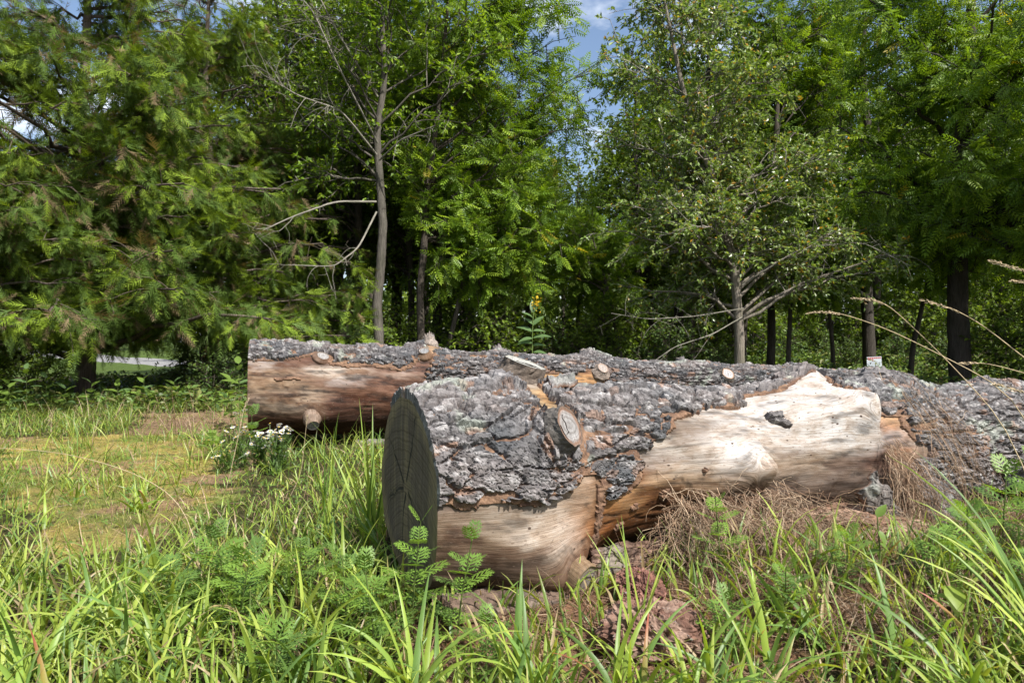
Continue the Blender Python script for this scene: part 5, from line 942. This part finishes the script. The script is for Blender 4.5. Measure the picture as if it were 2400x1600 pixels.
chunk('large lump of crumbling red rotten wood in the grass below the front log', (at(1500, 2.0), 2.02, .03), (.15, .12, .10), 3, (.13, .07, .05), (.24, .16, .12))
chunk('smaller strip of crumbling red rotten wood running up to the bark slab', (at(1475, 2.28), 2.30, .06), (.08, .17, .06), 8, (.15, .07, .05), (.23, .12, .09))
chunk('lump of rotten brown wood wedged under the right part of the front log', (LA.P + dA * 1.9 + nA * .36)[:2].tolist() + [.05], (.34, .14, .11), 12, (.17, .10, .065), (.30, .20, .14))
# white sign at the foot of a tree
sx, sy = at(2008, 17.6), 17.6; sz0 = 0.98 - (840 - 784) / 1568 * 17.6; sgn = empty('warning_sign', (sx, sy, float(gz(sx, sy))), 'small white sign with red lettering standing at the foot of a dark trunk', 'sign')
msg, nt, out = new_mat('sign_material'); prin(nt, out, attr(nt, 'col'), .6, .3)
def boxg(g, x0, x1, y0, y1, z0, z1, col):
    v = np.array([(x, y, z) for z in (z0, z1) for y in (y0, y1) for x in (x0, x1)]); g.add(v, np.array([(0, 2, 3, 1), (4, 5, 7, 6), (0, 1, 5, 4), (2, 6, 7, 3), (0, 4, 6, 2), (1, 3, 7, 5)]), col)
g = Geo(); boxg(g, -.19, .19, -.006, .006, -.155, .155, (.50, .55, .60)); board = link('board', g.me('board', msg), sgn, (0, 0, sz0 - float(gz(sx, sy)))); board.rotation_euler = (0, math.radians(-3), 0)
g = Geo()
for k in range(7): boxg(g, -.165 + .05 * k, -.130 + .05 * k, -.009, -.005, .105, .140, (.45, .07, .06))
boxg(g, -.045, -.025, -.009, -.005, .04, .10, (.45, .07, .06)); boxg(g, -.16, -.06, -.009, -.005, .075, .095, (.45, .12, .1))
link('red_lettering', g.me('red_lettering', msg), board)
g = Geo()
for k in range(4): boxg(g, -.16, .10 - .03 * k, -.009, -.005, .01 - .045 * k, .022 - .045 * k, (.30, .33, .37))
boxg(g, .125, .145, -.009, -.005, -.06, .02, (.3, .33, .37)); link('small_print', g.me('small_print', msg), board)
g = Geo(); boxg(g, -.015, .015, .008, .03, -float(sz0), .1, (.2, .17, .14)); link('stake', g.me('stake', msg), board)

# ------------------------------------------------------------------ grass tufts one can pick out
GC = np.array([(0.275, 0.375, 0.06), (0.21, 0.32, 0.055), (0.36, 0.44, 0.085), (0.14, 0.24, 0.055)])
def tuft(x, y, label, seed, n=9, L=(.22, .40), W=(.011, .019), lean=(.1, .6), curl=(.5, 1.7), head=None, group='broad bladed grass tufts in the foreground', col=None, red=0):
    rng = np.random.default_rng(seed); root = empty('grass_tuft', (x, y, float(gz(x, y)) - .01), label, 'grass', group)
    for k in range(n):
        hd = np.array([rng.uniform(0, 6.28) if head is None else head + rng.uniform(-.8, .8)]); b = np.array([[rng.uniform(-.03, .03), rng.uniform(-.03, .03), 0]])
        v, f, m_ = blades(b, np.array([rng.uniform(*L)]), np.array([rng.uniform(*W)]), hd, np.array([rng.uniform(*lean)]), np.array([rng.uniform(*curl)]), 8, .3, twist=np.array([rng.uniform(-.9, .9)]), tw0=np.array([rng.uniform(-.5, .5)]))
        g = Geo(); c = (GC[rng.integers(0, 4)] if col is None else np.array(col)) * rng.uniform(.8, 1.2); cc = np.tile(c, (len(v), 1))
        if k < red: w_ = np.linspace(-.3, 1.2, len(v)).clip(0, 1)[:, None]; cc = lerp(cc, np.array((.38, .10, .07)), w_)
        g.add(v, f, cc); link('blade', g.me('blade', M_GRASS, True), root)
    return root
tuft(-.62, 3.0, 'tall upright grass clump leaning on the sawn end of the front log', 1, 24, (.38, .68), (.010, .016), (.05, .45), (.1, .7), group=None)
tuft(-.86, 3.2, 'tall thin grass clump in front of the rear log, left of the front log', 2, 12, (.45, .75), (.008, .012), (.05, .35), (.1, .6), group=None)
tuft(-.48, 2.75, 'dark grass clump at the very foot of the sawn log end', 3, 12, (.25, .45), (.008, .012), (.3, .8), (.3, .9), group=None, col=(.13, .23, .045))
tuft(-.25, 1.72, 'broad grass clump with long arching blades left of the bottom centre', 4, 11, (.28, .44), (.014, .022), (.1, .5), (.6, 1.8), group=None)
tuft(.02, 1.78, 'grass clump on bare soil below the lowest stub', 5, 9, (.22, .36), (.013, .020), (.05, .35), (.2, .9), group=None)
tuft(.28, 1.70, 'grass clump with one red tipped blade at bottom centre', 6, 10, (.22, .38), (.013, .020), (.1, .5), (.4, 1.4), group=None, red=1)
tuft(.22, 2.02, 'single upright red tipped grass sprout below the lowest stub', 7, 2, (.20, .26), (.009, .012), (.02, .12), (.05, .3), group=None, red=1)
tuft(.36, 1.95, 'grass clump with one tall dark blade left of the red rotten wood', 8, 7, (.28, .46), (.009, .014), (.15, .4), (.1, .6), group=None)
tuft(.48, 1.72, 'arching grass clump in front of the red rotten wood', 9, 10, (.26, .40), (.014, .020), (.15, .6), (.6, 1.8), group=None)
tuft(.62, 1.88, 'upright grass clump right of the red rotten wood', 10, 6, (.24, .36), (.010, .014), (.05, .3), (.2, .9), group=None)
tuft(1.42, 1.75, 'large grass clump with very long arching blades at lower right', 11, 10, (.50, .80), (.011, .017), (.2, .6), (.6, 1.5), head=2.6, group=None)
tuft(1.15, 1.62, 'grass clump with long blades arching left along the bottom right', 12, 9, (.35, .60), (.011, .016), (.3, .8), (.6, 1.3), head=2.9, group=None)
tuft(1.55, 2.05, 'tall grass clump at the right edge of the picture', 13, 12, (.35, .6), (.010, .015), (.1, .5), (.5, 1.4), group=None)
rngT = np.random.default_rng(44); areas = [((-1.35, -.35), (1.60, 2.1), 26, 'broad bladed grass tuft in the thick grass at lower left'), ((-1.5, -.55), (2.1, 3.2), 18, 'broad bladed grass tuft in the grass left of the front log'), ((.7, 1.6), (1.6, 2.1), 14, 'broad bladed grass tuft in the lower right grass'), ((-.3, .7), (1.58, 1.75), 10, 'broad bladed grass tuft along the bottom centre'), ((-2.6, -1.3), (3.2, 5.0), 9, 'grass tuft standing on the edge of the yellow moss')]
for (xa, ya, n, lab) in areas:
    for k in range(n):
        x, y = rngT.uniform(*xa), rngT.uniform(*ya)
        tuft(x, y, lab, 500 + int(x * 1000 + y * 77) % 4000, rngT.integers(5, 9), (.16, .36) if y < 2.6 else (.12, .25), (.010, .019), (.1, .8), (.4, 1.6), red=1 if rngT.random() < .1 else 0)

# ------------------------------------------------------------------ uncountable cover
rngG = np.random.default_rng(70)
def inlog(x, y):
    r = np.zeros(x.shape, bool)
    for lg in (LA, LB):
        u = (x - lg.P[0]) * lg.d[0] + (y - lg.P[1]) * lg.d[1]; w = (x - lg.P[0]) * lg.n[0] + (y - lg.P[1]) * lg.n[1]; r |= (u > -.02) & (u < lg.L) & (np.abs(w) < lg.R0 * .82)
    return r
def inview(x, y, m=1.6): return (np.abs(x) < y * .75 + m)
def points(n, x0, x1, y0, y1, dens):
    x = rngG.uniform(x0, x1, n); y = rngG.uniform(y0, y1, n); k = inview(x, y) & ~inlog(x, y) & (rngG.random(n) < dens(x, y)); return x[k], y[k]
def base_of(x, y): return np.stack([x, y, gz(x, y) - .006], -1)
def dn(x, y):
    d = np.full(x.shape, .85); cl = sstep(-.45, .25, fbm(x * 2.6, y * 2.6, 91, 3)); d = d * (.35 + .65 * cl)
    d = np.where(wob(MOSS, x, y), .05 + .6 * (fbm(x * 1.9, y * 1.9, 92, 3) > .14), d); d = np.where(wob(PATH, x, y), .06, d); d = np.where(wob(THATCH, x, y, .15), .42, d); d = np.where(wob(BARE, x, y, .12), .26, d); return d
def grass_patch(n, x0, x1, y0, y1, L, W, S, fold, bright=1.0, dry=.11):
    x, y = points(n, x0, x1, y0, y1, dn); K = len(x); ln = rngG.uniform(*L, K) * (.7 + .5 * vn(x * 2, y * 2, 95)) * (1 - .72 * np.exp(-(((x + 1.55) / .5) ** 2 + ((y - 4.15) / .8) ** 2))); c = GC[rngG.integers(0, 4, K)] * rngG.uniform(.7, 1.2, (K, 1)) * bright; d_ = rngG.random(K) < dry; c[d_] = np.array((.40, .31, .17)) * rngG.uniform(.7, 1.2, (d_.sum(), 1))
    v, f, m_ = blades(base_of(x, y), ln, rngG.uniform(*W, K), rngG.uniform(0, 6.28, K), rngG.uniform(.05, .7, K), rngG.uniform(.2, 1.5, K), S, fold, twist=rngG.uniform(-1, 1, K), tw0=rngG.uniform(-.6, .6, K)); cc = rep(c, m_); tt = np.tile(np.repeat(np.linspace(0, 1, S + 1), m_ // (S + 1)), K); wl = rngG.choice([0, 0, 0, 0, .5, 1], K); w_ = (sstep(.55, 1, tt) * rep(wl, m_))[:, None]; cc = lerp(cc, np.array((.40, .30, .14)), w_ * .9); cc = lerp(cc, cc * np.array((1.05, .9, .8)), sstep(.35, 0, tt)[:, None]); return v, f, cc
G = Geo(); G.add(*grass_patch(14500, -3.3, 3.6, 1.45, 2.7, (.09, .24), (.006, .014), 5, .25)); G.add(*grass_patch(14500, -4.8, 4.9, 2.6, 4.4, (.08, .22), (.004, .009), 4, 0)); G.add(*grass_patch(29000, -8.6, 0, 4.2, 9.8, (.08, .28), (.005, .010), 4, 0, 1.0, .10)); G.add(*grass_patch(7000, 2.5, 8.5, 4.2, 7.5, (.10, .28), (.006, .011), 3, 0)); G.add(*grass_patch(9000, -3, 9, 6.6, 11, (.12, .35), (.006, .012), 3, 0, .8))
def turf_d(x, y): return np.where(wob(MOSS, x, y) | wob(PATH, x, y), .75, 0.0) * sstep(-.35, .3, fbm(x * 3.5, y * 3.5, 111, 4))
x, y = points(34000, -5.4, -1.2, 2.4, 8.5, turf_d); K = len(x); v, f, m_ = blades(base_of(x, y), rngG.uniform(.025, .075, K), rngG.uniform(.0025, .005, K), rngG.uniform(0, 6.28, K), rngG.uniform(.1, 1.0, K), rngG.uniform(.1, 1.2, K), 2, 0)
c = np.array([(.27, .34, .07), (.20, .28, .06), (.42, .36, .14), (.46, .36, .20)])[rngG.choice(4, K, p=[.35, .25, .2, .2])] * rngG.uniform(.7, 1.2, (K, 1)); G.add(v, f, rep(c, m_))
tag(link('grass', G.me('grass', M_GRASS)), 'green grass growing around the logs', 'grass', kind='stuff')
# moss and creeping leaves
def mn_d(x, y): return np.where(wob(MOSS, x, y), .9, .0) * sstep(-.7, .2, fbm(x * 5, y * 5, 97, 3))
x, y = points(105000, -5.2, -1.2, 2.4, 7.2, mn_d); K = len(x); v, f, m_ = blades(base_of(x, y), rngG.uniform(.010, .034, K), rngG.uniform(.003, .008, K), rngG.uniform(0, 6.28, K), rngG.uniform(.1, 1.1, K), rngG.uniform(0, .8, K), 1, 0)
c = np.array([(.42, .37, .08), (.30, .32, .06), (.48, .36, .13), (.22, .28, .05)])[rngG.choice(4, K, p=[.35, .3, .2, .15])] * rngG.uniform(.7, 1.25, (K, 1)); G = Geo(); G.add(v, f, rep(c, m_)); tag(link('moss', G.me('moss', M_GRASS)), 'yellow green moss carpet left of the logs', 'moss', kind='stuff')
def clover():
    v = []; f = []
    for k in range(3):
        a = k * 2.094; d = np.array([math.cos(a), math.sin(a), .12]); s = np.array([-d[1], d[0], 0]); b = len(v); v += [np.zeros(3), d * .55 - s * .36, d, d * .55 + s * .36]; f.append((b, b + 3, b + 2, b + 1))
    return np.array(v), [np.array(f)]
def cov_d(x, y): return np.where(wob(MOSS, x, y), .55, np.where(wob(PATH, x, y), .15, np.where(wob(BARE, x, y, .12), .12, np.where(wob(THATCH, x, y, .15), .16, .9)))) * (.3 + .7 * sstep(-.2, .3, fbm(x * 3.2, y * 3.2, 98, 3)))
x, y = points(40000, -8, 5, 1.45, 9, cov_d); K = len(x); b = base_of(x, y); b[:, 2] += rngG.uniform(.01, .07, K) * np.where(y < 3.5, 1, 1.5); tl = nrm(np.array([.1, -.2, 1]) + rdir(rngG, K) * .55); hd = rngG.uniform(0, 6.28, K); ax = np.stack([np.cos(hd), np.sin(hd), np.zeros(K)], -1); M = frames(ax, tl) * rngG.uniform(.010, .022, K)[:, None, None]
v, f = scat(*clover(), M, b); c = np.array([(.12, .21, .04), (.09, .165, .04), (.17, .26, .05), (.22, .24, .05)])[rngG.choice(4, K, p=[.4, .3, .2, .1])] * rngG.uniform(.75, 1.2, (K, 1)); G = Geo(); G.add(v, f, rep(c, 12)); tag(link('creeping_leaves', G.me('creeping_leaves', M_LEAF)), 'small creeping leaves covering the ground between the grass', 'ground cover', kind='stuff')
# dead grass, straw and litter
def straw(n, x0, x1, y0, y1, dens, L, W, lean, curl, cols, S=3):
    x, y = points(n, x0, x1, y0, y1, dens); K = len(x); b = base_of(x, y); b[:, 2] += rngG.uniform(0, .02, K); v, f, m_ = blades(b, rngG.uniform(*L, K), rngG.uniform(*W, K), rngG.uniform(0, 6.28, K), rngG.uniform(*lean, K), rngG.uniform(*curl, K), S, 0, twist=rngG.uniform(-1, 1, K)); c = np.array(cols)[rngG.integers(0, len(cols), K)] * rngG.uniform(.65, 1.25, (K, 1)); return v, f, rep(c, m_)
TC = [(.28, .19, .12), (.20, .125, .08), (.36, .27, .185), (.15, .09, .058)]
G = Geo(); G.add(*straw(26000, .3, 3.4, 1.6, 3.8, lambda x, y: np.where(wob(THATCH, x, y, .15), .95, .06), (.06, .22), (.0016, .0034), (.5, 1.5), (-.2, 1.0), TC)); G.add(*straw(5000, -.5, 1.0, 1.5, 2.7, lambda x, y: np.where(wob(BARE, x, y, .12), .9, .1), (.03, .12), (.0016, .0035), (1.2, 1.6), (-.2, .3), TC))
G.add(*straw(12000, -5, -1, 4, 9.5, lambda x, y: np.where(wob(PATH, x, y), .95, .05), (.05, .2), (.002, .004), (1.0, 1.6), (-.2, .5), TC)); G.add(*straw(2500, -5, -1, 2.4, 7, lambda x, y: np.where(wob(MOSS, x, y), .8, .1), (.05, .22), (.002, .004), (1.4, 1.6), (-.1, .1), TC)); G.add(*straw(5000, -2.2, 2, 1.5, 4, lambda x, y: np.full(x.shape, .5), (.06, .2), (.0018, .0035), (.4, 1.5), (-.2, .8), TC))
G.add(*straw(900, -6, -1.5, 6.5, 10, lambda x, y: np.full(x.shape, .6), (.15, .45), (.003, .006), (.05, .8), (.1, 1.2), TC))
tag(link('dry_straw', G.me('dry_straw', M_DRY)), 'brown dead grass and straw matted over the ground', 'straw', kind='stuff')
# undergrowth in the shade of the cedars and the wood edge
def und(n, x0, x1, y0, y1, hmax, size, cols, dens=None):
    x = rngG.uniform(x0, x1, n); y = rngG.uniform(y0, y1, n); k = inview(x, y, .8) & ~inlog(x, y)
    if dens is not None: k &= rngG.random(n) < dens(x, y)
    x, y = x[k], y[k]; K = len(x); h = hmax * (.35 + .65 * vn(x * .9, y * .9, 101)) * rngG.uniform(.1, 1, K); M = frames(nrm(rdir(rngG, K) * np.array([1, 1, .5])), np.array([0, -.2, 1]) + rdir(rngG, K) * .6) * rngG.uniform(*size, K)[:, None, None]
    v, f = scat(KT[0], KT[1], M, np.stack([x, y, gz(x, y) + h], -1)); c = np.array(cols)[rngG.integers(0, len(cols), K)] * rngG.uniform(.7, 1.25, (K, 1)); return v, f, rep(c, len(KT[0]))
G = Geo(); UG = [(.12, .20, .04), (.085, .15, .04), (.17, .25, .045), (.17, .18, .055)]; G.add(*und(15000, -9, -1.6, 8.6, 14, .36, (.05, .13), UG)); G.add(*und(12000, -5, 14, 11.5, 18, .55, (.06, .14), UG)); G.add(*und(17000, 4, 22, 17, 34, .4, (.07, .16), [(.20, .31, .05), (.15, .24, .04), (.25, .35, .055)])); G.add(*und(9000, -8, 16, 18, 36, .9, (.10, .22), UG))
tag(link('undergrowth', G.me('undergrowth', M_LEAF)), 'low leafy undergrowth along the shady edge of the wood', 'undergrowth', kind='stuff')
# dead vine tangles hanging on the front log
def tangle(label, n, u0, u1, th0, th1, out, seed, fall=1.0):
    rng = np.random.default_rng(seed); u = rng.uniform(u0, u1, n); th = np.radians(rng.uniform(th0, th1, n)); s0 = LA.pos(u, th, LA.wood(u, th) + rng.uniform(.01, .06, n)); e = LA.P + dA * (u + rng.normal(size=n) * .14)[:, None] + nA * rng.uniform(out[0], out[1], n)[:, None]; e[:, 2] = gz(e[:, 0], e[:, 1]) + rng.uniform(0, .12, n)
    P = bez(s0, (s0 + e) / 2 + nA * rng.uniform(.02, .16, n)[:, None] + np.array([0, 0, 1]) * rng.uniform(-.02, .12, n)[:, None], e, 9); P[:, 1:] += rng.normal(size=(n, 8, 3)) * .010
    v, f = tubes(P, rng.uniform(.0007, .0015, n)[:, None] * np.linspace(1, .6, 9)[None], 3); g = Geo(); c = np.array(TC)[rng.integers(0, 3, n)] * rng.uniform(.8, 1.4, (n, 1)); g.add(v, f, rep(c, 27))
    m = n // 2; a = rng.integers(0, n, m); q = P[a, rng.integers(2, 8, m)]; d = nrm(dA * rng.choice([-1, 1], m)[:, None] * rng.uniform(.3, 1, m)[:, None] + rdir(rng, m) * .8); l = rng.uniform(.08, .28, m)[:, None]; Q = bez(q, q + d * l * .5 + np.array([0, 0, .05]), q + d * l + np.array([0, 0, -.06]), 7); Q[:, 1:] += rng.normal(size=(m, 6, 3)) * .006
    v, f = tubes(Q, np.full((m, 7), .0010), 3); g.add(v, f, rep(np.array(TC)[rng.integers(0, 3, m)] * rng.uniform(.8, 1.3, (m, 1)), 21))
    return tag(link('dry_vine_tangle', g.me('dry_vine_tangle', M_DRY)), label, 'dead vines')
tangle('large tangle of dead brown vines hanging down the bare side of the front log', 520, .92, 1.55, 92, 135, (.40, .68), 1); tangle('thin hank of dead vines hanging below the orange patch of the front log', 150, 2.22, 2.36, 70, 110, (.40, .58), 2); tangle('wisps of dead vine trailing over the bark at the right of the front log', 70, 2.55, 2.85, 0, 60, (.36, .6), 3); tangle('sparse dead vines between the large tangle and the orange patch', 160, 1.5, 2.3, 112, 140, (.38, .7), 4)
